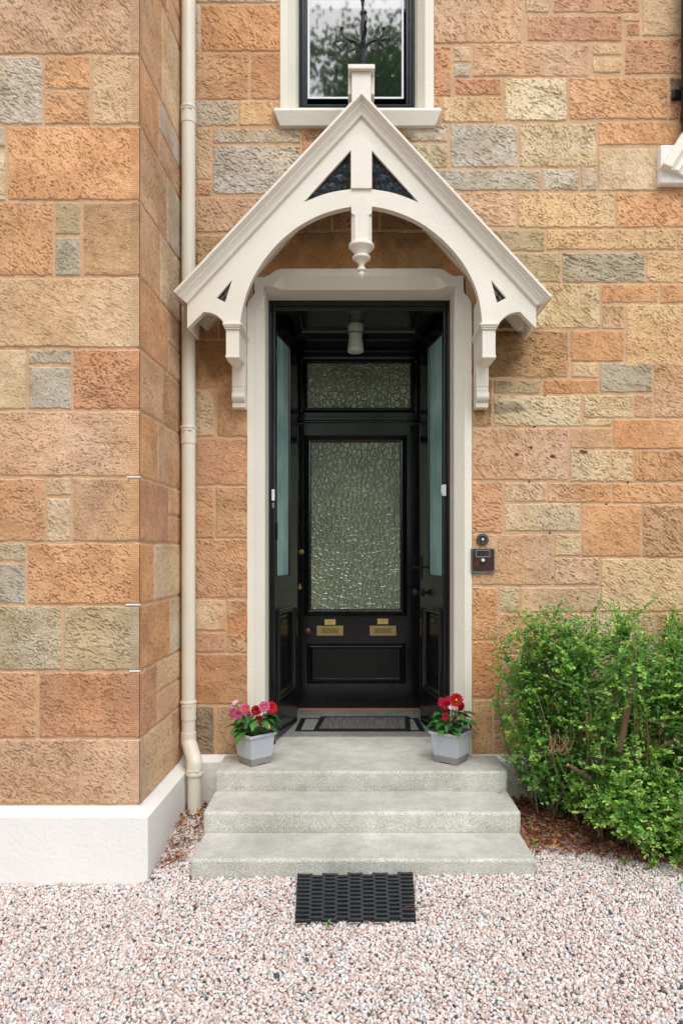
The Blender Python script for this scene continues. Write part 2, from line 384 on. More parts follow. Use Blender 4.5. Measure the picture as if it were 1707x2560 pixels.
house = thing('stone_house', 'two storey sandstone house front with cream trim, gabled door canopy and black panelled door', 'house', (0, 0, 0))
STAIN_SHADE = [(-.02, 3.12, .50, .16, (150, 106, 62), .5), (.25, 3.30, .30, .13, (110, 90, 66), .5), (-.2, 3.32, .3, .12, (116, 98, 74), .45),  # patches under the canopy arch colour in its shade as well as staining
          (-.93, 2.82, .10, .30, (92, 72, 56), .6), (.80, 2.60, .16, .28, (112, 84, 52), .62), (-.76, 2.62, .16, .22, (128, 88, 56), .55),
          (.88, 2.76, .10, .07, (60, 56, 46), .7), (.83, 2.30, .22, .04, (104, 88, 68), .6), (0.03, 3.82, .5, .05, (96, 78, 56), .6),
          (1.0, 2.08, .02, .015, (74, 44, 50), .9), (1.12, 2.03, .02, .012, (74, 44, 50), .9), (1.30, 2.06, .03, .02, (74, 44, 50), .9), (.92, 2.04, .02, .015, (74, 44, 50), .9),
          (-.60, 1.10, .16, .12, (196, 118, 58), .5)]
KD = 1.0887
main = []
def A_(l): main.extend(l)
A_([(452, -250, 640, 8, 'G'), (447, 11, 459, 119, 'G'), (463, 12, 645, 119, 'O'), (447, 123, 572, 230, 'B'), (577, 123, 645, 230, 'K'),
    (447, 232, 547, 291, 'G'), (551, 232, 628, 289, 'Y'), (631, 234, 645, 289, 'T'), (447, 294, 486, 413, 'T'), (490, 296, 689, 330, 'G'), (490, 335, 689, 447, 'W'),
    (447, 417, 486, 450, 'K'), (693, 296, 790, 392, 'K'), (693, 396, 790, 450, 'N'), (447, 455, 760, 534, 'P'), (447, 540, 515, 610, 'N'), (519, 540, 559, 610, 'P'),
    (447, 614, 559, 700, 'T'), (794, 296, 935, 450, 'N'), (938, 330, 960, 450, 'T'),
    (764, 455, 868, 530, 'N'), (873, 455, 1010, 530, 'N'), (562, 535, 1090, 640, 'L'),
    (447, 704, 500, 779, 'Y'), (504, 704, 573, 779, 'B'), (447, 783, 573, 892, 'B'), (447, 896, 493, 1003, 'V'), (499, 896, 573, 1003, 'B'),
    (447, 1007, 573, 1114, 'K'), (447, 1118, 492, 1235, 'O'), (497, 1118, 573, 1235, 'B'), (447, 1238, 573, 1372, 'O'), (447, 1377, 518, 1447, 'Y'),
    (523, 1377, 573, 1497, 'B'), (447, 1452, 518, 1497, 'K'), (447, 1501, 573, 1616, 'F'), (447, 1620, 493, 1731, 'D'), (499, 1620, 573, 1731, 'B')])
Rr = [(80, -640, 605, -45, 'O'), (80, -40, 605, 262, 'P'), (615, -640, 1300, -50, 'P'), (625, -40, 765, 80, 'T'), (790, -40, 1300, 80, 'K'), (1320, -500, 1600, 220, 'T'),
      (638, 98, 1200, 250, 'K'), (1212, 88, 1305, 132, 'T'), (1225, 142, 1305, 215, 'R'), (80, 280, 180, 575, 'R'), (200, 280, 298, 375, 'T'), (200, 385, 298, 465, 'G'),
      (315, 268, 1000, 460, 'P'), (1025, 265, 1200, 335, 'Y'), (1025, 348, 1195, 440, 'Y'), (1218, 235, 1640, 445, 'K'), (205, 475, 480, 570, 'R'),
      (500, 470, 870, 725, 'C'), (885, 465, 1470, 715, 'O'), (1482, 465, 1640, 550, 'X'), (1480, 560, 1640, 715, 'R'), (70, 590, 122, 640, 'O'), (132, 582, 485, 735, 'Y'),
      (-100, 748, 160, 850, 'G'), (-100, 860, 160, 1005, 'E'), (180, 745, 578, 1000, 'W'), (590, 740, 1045, 1000, 'C'), (1060, 730, 1640, 868, 'A'),
      (1060, 888, 1420, 1140, 'V'), (1432, 900, 1640, 1140, 'N'), (0, 1015, 710, 1140, 'S'), (728, 1010, 940, 1140, 'W'), (957, 1005, 1050, 1140, 'G'),
      (-90, 1150, 572, 1355, 'P'), (583, 1155, 1158, 1360, 'Y'), (1167, 1150, 1640, 1360, 'O'), (330, 1372, 742, 1500, 'E'), (752, 1372, 1520, 1492, 'Y'),
      (1530, 1370, 1640, 1492, 'T'), (360, 1510, 835, 1687, 'E'), (845, 1510, 1335, 1687, 'S'), (1345, 1503, 1640, 1688, 'Y'), (335, 1697, 1068, 1960, 'C'),
      (1080, 1697, 1415, 1808, 'O'), (1430, 1697, 1640, 1808, 'O'), (1080, 1820, 1215, 1965, 'T'), (1225, 1820, 1640, 2190, 'Y')]
A_([(964.5 + a * .38487, b * .38487, 964.5 + c * .38487, d * .38487, k) for a, b, c, d, k in Rr])
R4 = [(205, 330, 825, 630, 'N'), (838, 328, 1180, 527, 'O'), (845, 538, 1012, 630, 'V'), (1028, 538, 1365, 727, 'S'), (1375, 530, 1640, 888, 'P'),
      (205, 645, 332, 945, 'N'), (345, 650, 645, 735, 'E'), (660, 645, 1018, 735, 'O'), (345, 748, 905, 945, 'C'), (920, 745, 1242, 890, 'C'), (1250, 742, 1365, 890, 'P'),
      (920, 900, 1104, 945, 'V'), (1115, 900, 1640, 1090, 'A'), (205, 958, 822, 1292, 'P'), (836, 955, 1102, 1087, 'P'), (836, 1100, 1240, 1302, 'V'),
      (1253, 1100, 1640, 1302, 'O'), (205, 1303, 400, 1632, 'K'), (412, 1308, 682, 1432, 'T'), (690, 1312, 1102, 1437, 'O'), (1112, 1314, 1640, 1440, 'O'),
      (412, 1445, 897, 1622, 'V'), (912, 1450, 1292, 1785, 'O'), (1303, 1450, 1640, 1790, 'B'), (205, 1642, 722, 1970, 'P'), (733, 1640, 905, 1782, 'Y'),
      (733, 1794, 1022, 1967, 'P'), (1035, 1799, 1640, 2140, 'Y'), (205, 1983, 372, 2325, 'O'), (380, 1983, 510, 2145, 'E'), (518, 1983, 890, 2145, 'P'),
      (898, 1983, 1024, 2145, 'T')]
A_([(1010.4 + a * .3556, 643 + b * .3556, 1010.4 + c * .3556, 643 + d * .3556, k) for a, b, c, d, k in R4])
A_([(1083, 1472, 1152, 1601, 'F'), (1083, 1606, 1128, 1729, 'B'), (1132, 1606, 1194, 1652, 'N'), (1132, 1656, 1200, 1729, 'K'),
    (1146, 1410, 1300, 1500, 'B'), (1305, 1410, 1500, 1470, 'T'), (1505, 1408, 1640, 1500, 'O'), (1157, 1504, 1330, 1601, 'K'), (1305, 1474, 1500, 1500, 'P'),
    (1335, 1504, 1640, 1601, 'T'), (1200, 1606, 1380, 1729, 'N'), (1385, 1606, 1640, 1729, 'O')])
WM = None
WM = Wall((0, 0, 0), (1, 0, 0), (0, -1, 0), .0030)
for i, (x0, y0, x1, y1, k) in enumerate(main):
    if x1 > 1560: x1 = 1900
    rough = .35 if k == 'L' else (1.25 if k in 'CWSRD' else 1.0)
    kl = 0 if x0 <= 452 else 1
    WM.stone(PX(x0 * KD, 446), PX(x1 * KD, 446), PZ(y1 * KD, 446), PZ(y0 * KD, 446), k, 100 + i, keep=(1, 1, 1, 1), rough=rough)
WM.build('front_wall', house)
# courses of the projecting bay
CB = [(-330, -200), (-196, -125), (-121, 128), (129, 289), (290, 463), (464, 636), (637, 800), (801, 942), (943, 1095), (1096, 1245), (1246, 1388), (1389, 1540), (1541, 1694), (1695, 1847)]
BS = [[(-900, -20, 'T'), (-16, 330, 'O')], [(-900, 110, 'O'), (114, 330, 'T')], [(-900, -200, 'G'), (-195, 330, 'P')],
      [(-900, -300, 'O'), (-296, 100, 'G'), (105, 208, 'A', .5), (214, 330, 'T')], [(-900, -300, 'P'), (-296, 14, 'G', .3), (20, 330, 'A')],
      [(-900, -250, 'T'), (-245, 124, 'O'), (129, 187, 'E', .46), (193, 330, 'N')], [(-900, -260, 'O'), (-255, 330, 'T')],
      [(-900, -200, 'A'), (-196, 62, 'C'), (68, 165, 'S', .27), (170, 330, 'R')], [(-900, -160, 'T'), (-155, 330, 'P')],
      [(-900, -290, 'K'), (-285, 105, 'O'), (110, 164, 'T', .3), (170, 330, 'B')], [(-900, -230, 'O'), (-226, 60, 'E', .32), (66, 330, 'A')],
      [(-900, -250, 'P'), (-246, 143, 'E'), (150, 330, 'E')], [(-900, -210, 'T'), (-206, 86, 'A'), (92, 330, 'R')], [(-900, -130, 'O'), (-126, 185, 'P'), (190, 330, 'P')]]
WB = Wall((0, -.713, 0), (1, 0, 0), (0, -1, 0), .0029); SB = 545.0; sd_ = 900
CORN = -.972
for (y0, y1), row in zip(CB, BS):
    z0, z1 = PZ(y1 * KD, SB), PZ(y0 * KD, SB)
    for st in row:
        sd_ += 1; corner = st[1] >= 322; u0 = PX(st[0] * KD, SB); u1 = CORN if corner else PX(st[1] * KD, SB)
        u0 = max(u0, -2.7)
        kw = dict(keep=(1, 0 if corner else 1, 1, 1), margin=(1, CORN) if corner else None)
        if len(st) == 4:
            zm = z1 - (z1 - z0) * st[3]
            WB.stone(u0, u1, zm + .006, z1 - .004, st[2], sd_, **kw); WB.stone(u0, u1, z0 + .004, zm - .006, {'E': 'S', 'S': 'S', 'A': 'O', 'T': 'V', 'G': 'C'}.get(st[2], st[2]), sd_ + 400, **kw)
        else: WB.stone(u0, u1, z0 + .004, z1 - .004, st[2], sd_, **kw)
WB.build('bay_wall', house)
dr = Vector((.021, .713, 0)).normalized(); nr = (dr.y, -dr.x, 0)
WR = Wall((-.978, -.713, 0), tuple(dr), nr, .005); LR = .7133
rt = [(.3, 'P', 'K'), (.42, 'O', 'P'), (.33, 'P', 'V'), (.28, 'O', 'G'), (.42, 'P', 'G'), (.30, 'P', 'V'), (.44, 'O', 'P'), (.34, 'P', 'B'), (.26, 'O', 'P'), (.45, 'K', 'P'), (.2, 'A', 'V'), (.47, 'O', 'G'), (.25, 'K', 'T'), (.5, 'T', 'B')]
for (y0, y1), (f, a, b) in zip(CB, rt):
    z0, z1 = PZ(y1 * KD, SB) + .004, PZ(y0 * KD, SB) - .004; sd_ += 1
    WR.stone(-.006, f, z0, z1, a, sd_ + 50, keep=(0, 1, 1, 1), margin=(-1, -.006), rough=.7)
    if (sd_ % 3) == 0:
        zm = (z0 + z1) / 2; WR.stone(f + .01, LR - .002, zm + .005, z1, b, sd_ + 90, rough=.7); WR.stone(f + .01, LR - .002, z0, zm - .005, 'P', sd_ + 130, rough=.7)
    else: WR.stone(f + .01, LR - .002, z0, z1, b, sd_ + 90, rough=.7)
WR.build('bay_return_wall', house)
mb = MB()
back(mb, (0, 0, 0), (1, 0, 0), (0, -1, 0), [(-1.0, -.552, .0, 6.2), (-.552, .636, 3.046, 3.93), (-.552, -.366, 3.93, 6.2), (.414, .636, 3.93, 6.2), (.636, 3.6, .0, 6.2), (-.366, .414, 5.64, 6.2)], tk=.06)
back(mb, (0, -.713, 0), (1, 0, 0), (0, -1, 0), [(-2.75, -.9785, .0, 6.2)])
back(mb, (-.978, -.711, 0), tuple(dr), nr, [(.0, LR, 0, 6.2)], tk=.03)
mo = mb.build('mortar_bed', M['mortar'], house)
for zy, w in ((1096, .056), (1388.5, .062), (1540.5, .045)):  # white sealant on three bed joints of the quoin
    mb = MB(); z = PZ(zy * KD, SB); mb.box(CORN - w, CORN + .003, -.7245, -.708, z - .0035, z + .004)
    mb.build('joint_sealant', M['white'], house, .0015)

# ------------------------------------------------------------------ plinths
mb = MB(); zt, zf = PZ(2010.7, 545), PZ(2044, 555) ; p = .06
yb = -.713; xs = -.978
def ledge(pts_in, pts_out, zi, zo, zb):
    n = len(pts_in); vs = [(x, y, zi) for x, y in pts_in] + [(x, y, zo) for x, y in pts_out] + [(x, y, zb) for x, y in pts_out]
    mb.add(vs, [(i, n + i, n + i + 1, i + 1) for i in range(n - 1)] + [(n + i, 2 * n + i, 2 * n + i + 1, n + i + 1) for i in range(n - 1)])
def sub(a, b, k): return [(a[0] + (b[0] - a[0]) * i / k, a[1] + (b[1] - a[1]) * i / k) for i in range(k)]
i_ = sub((-2.75, yb + .004), (xs - .004, yb + .004), 60) + sub((xs - .004, yb + .004), (-.959, 0.0), 24) + [(-.959, .0)]
o_ = sub((-2.75, yb - p), (xs + p, yb - p), 60) + sub((xs + p, yb - p), (-.959 + p, -p), 24) + [(-.959 + p, -.03)]
ledge(i_, o_, zt, zf, -.1)
pl = mb.build('bay_plinth', M['render'], house)
mb = MB(); zt2, zf2 = PZ(1883.7, 446), PZ(1906.6, 452)
for x0, x1 in ((-.96, -.49), (.575, 3.6)):
    ledge(sub((x0, .003), (x1, .003), 30) + [(x1, .003)], sub((x0, -.05), (x1, -.05), 30) + [(x1, -.05)], zt2, zf2, -.1)
mb.build('front_plinth', M['render'], house)

# ------------------------------------------------------------------ painted stone door surround
sr = thing('door_surround', parent=house)
X3 = lambda zx: PX(600 + zx / 2.6133, 446); Z3 = lambda zy: PZ(640 + zy / 2.6133, 446)
# outline
outL = [(50, 345), (53, 318), (66, 290), (86, 268), (99, 252), (101, 238), (97, 222), (99, 147), (163, 146), (172, 139), (192, 132), (212, 116), (236, 102), (262, 94), (290, 91)]
outR = [(1280, 88), (1310, 92), (1335, 102), (1360, 120), (1380, 134), (1398, 138), (1455, 136), (1458, 240), (1462, 252), (1482, 272), (1500, 296), (1508, 330)]
zb = zt2 - .002
def dense(pts, k=6):
    o = []
    for a, b in zip(pts[:-1], pts[1:]): o += [(a[0] + (b[0] - a[0]) * i / k, a[1] + (b[1] - a[1]) * i / k) for i in range(k)]
    return o + [pts[-1]]
outer = [(X3(50), zb)] + [(X3(a), Z3(b)) for a, b in outL] + [(X3(a), Z3(b)) for a, b in outR] + [(X3(1509), zb)]
# wobble long sides a little, as tooled margins are
ow = []
for (a, b) in zip(outer[:-1], outer[1:]):
    L = math.hypot(b[0] - a[0], b[1] - a[1]); k = max(1, int(L / .03))
    for i in range(k):
        t = i / k; ow.append((a[0] + (b[0] - a[0]) * t + random.uniform(-.0012, .0012), a[1] + (b[1] - a[1]) * t + random.uniform(-.0012, .0012)))
ow.append(outer[-1])
OX0, OX1, OZ = -.491, .575, 2.979
path = []                                                   # opening edge with chamfer width
def chw(d, L0=.055, ramp=.035): return .027 * float(sm(L0, L0 + ramp, d))
N1 = 60
for i in range(N1 + 1):
    z = zb + (OZ - zb) * i / N1; path.append((OX0, z, -1, 0, .050 * float(sm(.07, .15, OZ - z)) ** .6))
for i in range(1, N1):
    x = OX0 + (OX1 - OX0) * i / N1; path.append((x, OZ, 0, 1, .058 * float(sm(.045, .11, min(x - OX0, OX1 - x))) ** .6))
for i in range(N1 + 1):
    z = OZ + (zb - OZ) * i / N1; path.append((OX1, z, 1, 0, .050 * float(sm(.07, .15, OZ - z)) ** .6))
inner = [(x + nx * (w + .0008), z + nz * (w + .0008)) for x, z, nx, nz, w in path]
mb = MB(); poly = ow + inner[::-1]
mb.plate(poly, (), -.016, .02)
mb.build('margin', M['tool'], sr)
mb = MB(); n = len(path)
vs = [(x + nx * w, -.0165, z + nz * w) for x, z, nx, nz, w in path] + [(x, -.0165 + w * .95, z) for x, z, nx, nz, w in path] + [(x, .235, z) for x, z, nx, nz, w in path]
mb.add(vs, [(i, i + 1, n + i + 1, n + i) for i in range(n - 1)] + [(n + i, n + i + 1, 2 * n + i + 1, 2 * n + i) for i in range(n - 1)])
mb.build('chamfered_reveal', M['cover'], sr)
mb = MB()                                                   # painted joints of the jamb blocks
# ------------------------------------------------------------------ porch recess: frame, lining, ceiling
FX0, FX1 = -.487, .573
dframe = thing('door_frame', parent=house)
mb = MB()
for sgn, x in ((1, FX0), (-1, FX1)):
    def bx(a, b, y0, y1, z0=.36, z1=2.985): mb.box(*sorted((x + sgn * a, x + sgn * b)), y0, y1, z0, z1)
    bx(-.003, .010, .200, .26); bx(.010, .020, .209, .26); bx(.020, .034, .203, .26)
mb.box(FX0 + .034, FX1 - .034, .203, .26, 2.948, 2.985); mb.box(FX0 + .034, FX1 - .034, .212, .26, 2.934, 2.948); mb.box(FX0 + .034, FX1 - .034, .207, .26, 2.918, 2.934)
mb.build('jamb', M['black'], dframe, .003)
mb = MB()
mb.box(-.56, -.503, .262, 1.2, .30, 3.0); mb.box(.593, .65, .262, 1.2, .30, 3.0)
mb.box(-.503, .593, .262, 1.2, 2.952, 3.02)
for w in (0, 1): mb.box(*((-.503, -.453) if w == 0 else (.539, .593)), .205, .262, .36, .361)
mb.build('lining', M['black'], dframe)
mb = MB(); T = lambda u, v, h: (u, v, 2.952 - h)
mb.frame(-.345, .43, .30, .69, [(0, 0), (.006, .014), (.014, .016), (.020, .007), (.030, .006), (.034, 0)], T)
mb.frame(-.31, .395, .335, .655, [(0, 0), (.004, .008), (.012, .008), (.014, 0)], T)
mb.box(-.503, .593, .80, .83, 2.93, 2.951)
mb.build('ceiling_moulding', M['black'], dframe, 0)
SD = 346.0; YD = 1.127
# door screen: transom frame, mullions
mb = MB()
for x0, x1 in ((-.503, -.387), (.485, .593)):
    mb.box(x0, x1, YD - .02, YD + .07, .36, 2.951)
for x0, x1 in ((-.424, -.408), (.504, .520)): mb.box(x0, x1, YD - .045, YD - .021, .36, 2.951)
mb.box(-.387, .485, YD - .015, YD + .05, 2.90, 2.951)
mb.box(-.387, .485, YD - .045, YD - .016, 2.925, 2.948)
mb.box(-.387, .485, YD - .028, YD - .0155, 2.893, 2.912)
mb.box(-.387, .485, YD - .012, YD + .05, 2.42, 2.50)
mb.box(-.387, .485, YD - .045, YD - .0125, 2.437, 2.462); mb.box(-.387, .485, YD - .03, YD - .0125, 2.425, 2.437)
mb.box(-.387, -.362, YD - .004, YD + .05, 2.50, 2.90); mb.box(.460, .485, YD - .004, YD + .05, 2.50, 2.90)
mb.build('transom_frame', M['black'], dframe, .003)
mb = MB(); TD = lambda u, v, h: (u, YD + .02 - h, v)
mb.frame(-.362, .460, 2.50, 2.90, [(0, .024), (.006, .034), (.014, .030), (.020, .018), (.028, .02), (.036, .004), (.04, -.004)], TD)
mb.build('transom_moulding', M['black'], dframe)
mb = MB(); mb.box(-.33, .43, YD + .0235, YD + .03, 2.53, 2.87)
tp = mb.build('transom_glass', M['pebble'], dframe)
# ------------------------------------------------------------------ inner front door
fd = thing('front_door', parent=house, loc=(.048, YD, .36))
DX0, DX1, DZ0, DZ1 = -.3865, .4845, .368, 2.418
gx0, gx1, gz0, gz1 = PX(760.7, SD), PX(1017, SD), PZ(1540, SD), PZ(1088.7, SD)
px0, px1, pz0, pz1 = PX(767.6, SD), PX(1013, SD), PZ(1708.7, SD), PZ(1608, SD)
mb = MB(); mb.plate([(DX0, DZ0), (DX1, DZ0), (DX1, DZ1), (DX0, DZ1)], [[(gx0, gz0), (gx0, gz1), (gx1, gz1), (gx1, gz0)], [(px0, pz0), (px0, pz1), (px1, pz1), (px1, pz0)]], YD, YD + .045)
mb.build('stiles_and_rails', M['black'], fd)
TF = lambda u, v, h: (u, YD - h, v)
mb = MB(); pr = [(0, .0), (.001, .012), (.006, .017), (.012, .012), (.014, .004), (.022, .008), (.028, .003), (.033, -.012), (.045, -.016), (.050, -.022)]
mb.frame(gx0, gx1, gz0, gz1, pr, TF); mb.build('glazing_moulding', M['black'], fd)
mb = MB(); mb.box(gx0 + .048, gx1 - .048, YD + .0215, YD + .028, gz0 + .048, gz1 - .048); mb.build('glass_pane', M['pebble'], fd)
mb = MB(); mb.frame(px0, px1, pz0, pz1, [(0, 0), (.002, .012), (.008, .018), (.014, .012), (.017, .003), (.026, .006), (.032, -.006), (.042, -.014)], TF)
mb.build('panel_moulding', M['black'], fd)
mb = MB(); mb.box(px0 + .03, px1 - .03, YD + .012, YD + .03, pz0 + .03, pz1 - .03); mb.build('panel', m_black('black_panel_paint', (.012, .011, .011), .34), fd)
for a, b in ((792, 858), (924, 989.6)):
    mb = MB(); x0, x1, z0, z1 = PX(a, SD), PX(b, SD), PZ(1588.5, SD), PZ(1564.3, SD)
    mb.frame(x0, x1, z0, z1, [(0, 0), (.001, .005), (.0035, .0065), (.034, .0065), (.0355, .0035)], lambda u, v, h: (u, YD - h, v))
    # aperture is a smaller rectangle: build the face as a plate
    mb = MB(); w = x1 - x0; h_ = z1 - z0
    ix0, ix1, iz0, iz1 = x0 + w * .18, x1 - w * .18, z0 + h_ * .22, z1 - h_ * .25
    mb.plate([(x0, z0), (x1, z0), (x1, z1), (x0, z1)], [[(ix0, iz0), (ix0, iz1), (ix1, iz1), (ix1, iz0)]], YD - .006, YD - .0005)
    lb = mb.build('letterbox', M['brass'], fd, .0012)
    mb = MB(); mb.box(ix0 + .001, ix1 - .001, YD - .0035, YD - .0008, iz0 + .001, iz1 - .001, mi=0)
    # flap joined to the letterbox as one part (third level is as deep as parts go)
    fl = mb.build('letterbox_flap', M['brass_dull'], fd, .001)
for a, b, c, d, rows in ((811.6, 838.8, 1548, 1561.5, (( -.018, .018, .5), (-.023, .023, .5))), (943, 970, 1546.5, 1560, ((-.026, .024, .5), (-.024, .027, .5)))):
    x0, x1, z1, z0 = PX(a, SD), PX(b, SD), PZ(c, SD), PZ(d, SD); mb = MB(); mb.box(x0, x1, YD - .0025, YD - .0005, z0, z1)
    xm = (x0 + x1) / 2
    for k, (u0, u1, _) in enumerate(rows):                  # two engraved lines too small to read: letter-like strokes
        zc = z1 - (z1 - z0) * (.36 + .30 * k); x = xm + u0 * .55
        while x < xm + u1 * .55:
            wv = random.uniform(.0012, .0022); hh = random.choice((.0018, .0022, .003)); mb.box(x, x + wv, YD - .0031, YD - .0026, zc - hh / 2, zc + hh / 2, mi=1); x += wv + .0006
    mb.build('nameplate', [M['plate'], M['ink']], fd)
MX = Matrix.Rotation(R(90), 4, 'X')                          # lathe axis z -> -y
def onwall(x, y, z): return Matrix.Translation((x, y, z)) @ MX
mb = MB(); mb.lathe([(.022, 0), (.022, .003), (.010, .005), (.009, .018), (.018, .024), (.0255, .034), (.0255, .044), (.019, .053), (.007, .057), (.001, .0575)], (0, 0, 0), 28, onwall(PX(770.7, SD), YD, PZ(1576, SD)))
mb.build('door_knob', M['woodknob'], fd, smooth=True)
mb = MB(); mb.lathe([(.0185, 0), (.0185, .006), (.016, .009), (.0125, .0095), (.012, .012), (.001, .0125)], (0, 0, 0), 28, onwall(PX(754, SD), YD, PZ(1379.6, SD)))
mb.box(PX(754, SD) - .006, PX(754, SD) + .006, YD - .0138, YD - .012, PZ(1379.6, SD) - .001, PZ(1379.6, SD) + .001)
mb.build('cylinder_lock', M['brass'], fd)
mb = MB(); mb.lathe([(.015, 0), (.015, .003), (.010, .006), (.001, .0065)], (0, 0, 0), 20, onwall(PX(749.6, SD), YD, PZ(1469, SD)))
mb.lathe([(.006, 0), (.006, .004), (.001, .005)], (0, 0, 0), 16, onwall(PX(749.6, SD), YD, PZ(1461.5, SD)))
mb.build('keyhole_cover', M['brass_dull'], fd)
mb = MB(); mb.box(-.387, .485, YD - .03, YD + .05, .3605, .3675); mb.build('threshold_strip', M['strip'], house, .001)

# ------------------------------------------------------------------ the two outer door leaves, folded back
def leaf(H, E, sgn, label):
    Hv, Ev = Vector((*H, 0)), Vector((*E, 0)); u = (Ev - Hv).normalized(); n = Vector((u.y, -u.x, 0)) * sgn; Lw = (Ev - Hv).length
    T = lambda a, v, h: tuple(Hv + u * a + n * h + Vector((0, 0, v)))
    th = thing('outer_door', parent=house, loc=(H[0], H[1], .37)); th['label'] = label
    TP = lambda p: T(p[0], p[2], -p[1])
    Z0, Z1 = .372, 2.90; ga, gb, gz_0, gz_1 = .022, .315, 1.345, 2.815; pa, pb, pz_0, pz_1 = .043, .428, .60, 1.146
    mb = MB(); mb.plate([(0, Z0), (Lw, Z0), (Lw, Z1), (0, Z1)], [[(ga, gz_0), (ga, gz_1), (gb, gz_1), (gb, gz_0)], [(pa, pz_0), (pa, pz_1), (pb, pz_1), (pb, pz_0)]], 0, .042, T=TP)
    mb.build('door_leaf', M['black'], th)
    mb = MB(); mb.frame(ga, gb, gz_0, gz_1, [(0, 0), (.003, .003), (.006, -.003), (.008, -.012)], T); mb.build('glazing_bead', M['black'], th)
    me = bpy.data.meshes.new('reeded_glass'); me.from_pydata([T(ga, gz_0, -.010), T(gb, gz_0, -.010), T(gb, gz_1, -.010), T(ga, gz_1, -.010), T(ga, gz_0, -.02), T(gb, gz_0, -.02), T(gb, gz_1, -.02), T(ga, gz_1, -.02)], [], [(0, 1, 2, 3) if sgn > 0 else (3, 2, 1, 0), (4, 7, 6, 5)])
    uv = me.uv_layers.new(name='UVMap'); W_ = [(ga, gz_0), (gb, gz_0), (gb, gz_1), (ga, gz_1)] * 2
    for lp in me.loops: uv.data[lp.index].uv = W_[lp.vertex_index]
    finish('reeded_glass', me, M['reed'], th)
    mb = MB(); mb.frame(pa, pb, pz_0, pz_1, [(0, 0), (.003, .010), (.010, .015), (.016, .010), (.020, .001), (.030, .004), (.038, -.006), (.046, -.012), (.06, -.014)], T); mb.build('panel_moulding', M['black'], th)
    mb = MB(); mb.add([T(a, v, h) for h in (-.014, -.03) for a, v in ((pa + .05, pz_0 + .05), (pb - .05, pz_0 + .05), (pb - .05, pz_1 - .05), (pa + .05, pz_1 - .05))], [(0, 1, 2, 3), (7, 6, 5, 4)]); mb.build('panel', M['black'], th)
    return th, T, u, n, Lw
LL = leaf((-.455, .252), (-.365, .742), 1, 'left outer door folded back, tall reeded glass over a panel')
LR_ = leaf((.545, .252), (.4545, .742), -1, 'right outer door folded back, with round black knob and bolt')
th, T, u, n, Lw = LR_
Mr = Matrix((( -n.y, u.x, n.x, 0), (n.x, u.y, n.y, 0), (0, 0, 0, 0), (0, 0, 0, 1)))
def onleaf(a, v):
    o = Vector(T(a, v, 0)); zax = n.normalized(); xax = u; yax = zax.cross(xax)
    return Matrix.Translation(o) @ Matrix((xax, yax, zax)).transposed().to_4x4()
mb = MB(); mb.lathe([(.030, 0), (.030, .004), (.014, .008), (.010, .012), (.0095, .034), (.016, .040), (.027, .048), (.028, .058), (.022, .068), (.008, .073), (.001, .0735)], (0, 0, 0), 28, onleaf(.44, 1.228))
mb.build('door_knob', M['iron'], th, smooth=True)
mb = MB(); B = onleaf(.476, 1.39); mb.box(-.011, .011, -.075, .075, 0, .006, B)
for q in (-.06, -.03, .03, .06): mb.ball(tuple(B @ Vector((0, q, .007))), .005, 8, 6)
mb.tube([B @ Vector((0, .0, .004)), B @ Vector((0, -.004, .028)), B @ Vector((0, -.002, .048))], [.008, .007, .009], 10); mb.ball(tuple(B @ Vector((0, -.002, .05))), .012, 10, 8)
mb.build('latch', M['iron'], th, .001)
th, T, u, n, Lw = LL
for v in (.62, 1.62, 2.66): mb = MB(); mb.tube([T(.002, v - .05, .006), T(.002, v + .05, .006)], .007, 10); mb.build('hinge', M['black'], th)
# alarm contacts on the frame
for x, z, w, lab in ((PX(683.5, 424), PZ(1238, 424), .0085, 'white door contact on the left black jamb'), (PX(1109, 424), PZ(1226, 424), .0115, 'white door contact on the right black jamb')):
    c = thing('door_contact', lab, 'alarm sensor', (x, .2, z), 'door contacts on the black jambs')
    mb = MB(); mb.box(x - w, x + w, .186, .2025, z - .033, z + .033); mb.build('cover', M['white'], c, .002)
    mb = MB()
    if x < 0: mb.box(x - .006, x + .006, .19, .2025, z - .075, z - .045)
    else: mb.box(x - w - .006, x - w - .0005, .19, .2025, z - .018, z + .028)
    mb.build('magnet', M['white'] if x > 0 else M['verd'], c, .001)
# lamp
lp = thing('ceiling_lamp', 'small white porcelain and opal glass lamp on the black porch ceiling', 'lamp', (.022, .56, 2.952))
mb = MB(); mb.lathe([(.050, 0), (.053, -.008), (.052, -.03), (.047, -.05), (.045, -.056)], (.022, .56, 2.952), 32); mb.build('porcelain_base', M['porc'], lp, smooth=True)
mb = MB(); mb.lathe([(.0455, -.050), (.047, -.058), (.0472, -.062)], (.022, .56, 2.952), 32); mb.build('metal_ring', M['brass_dull'], lp)
mb = MB(); mb.lathe([(.044, -.058), (.043, -.075), (.046, -.11), (.052, -.15), (.0535, -.165), (.050, -.176), (.038, -.182), (.015, -.184), (.001, -.1845)], (.022, .56, 2.952), 32); mb.build('glass_shade', M['opal'], lp, smooth=True)

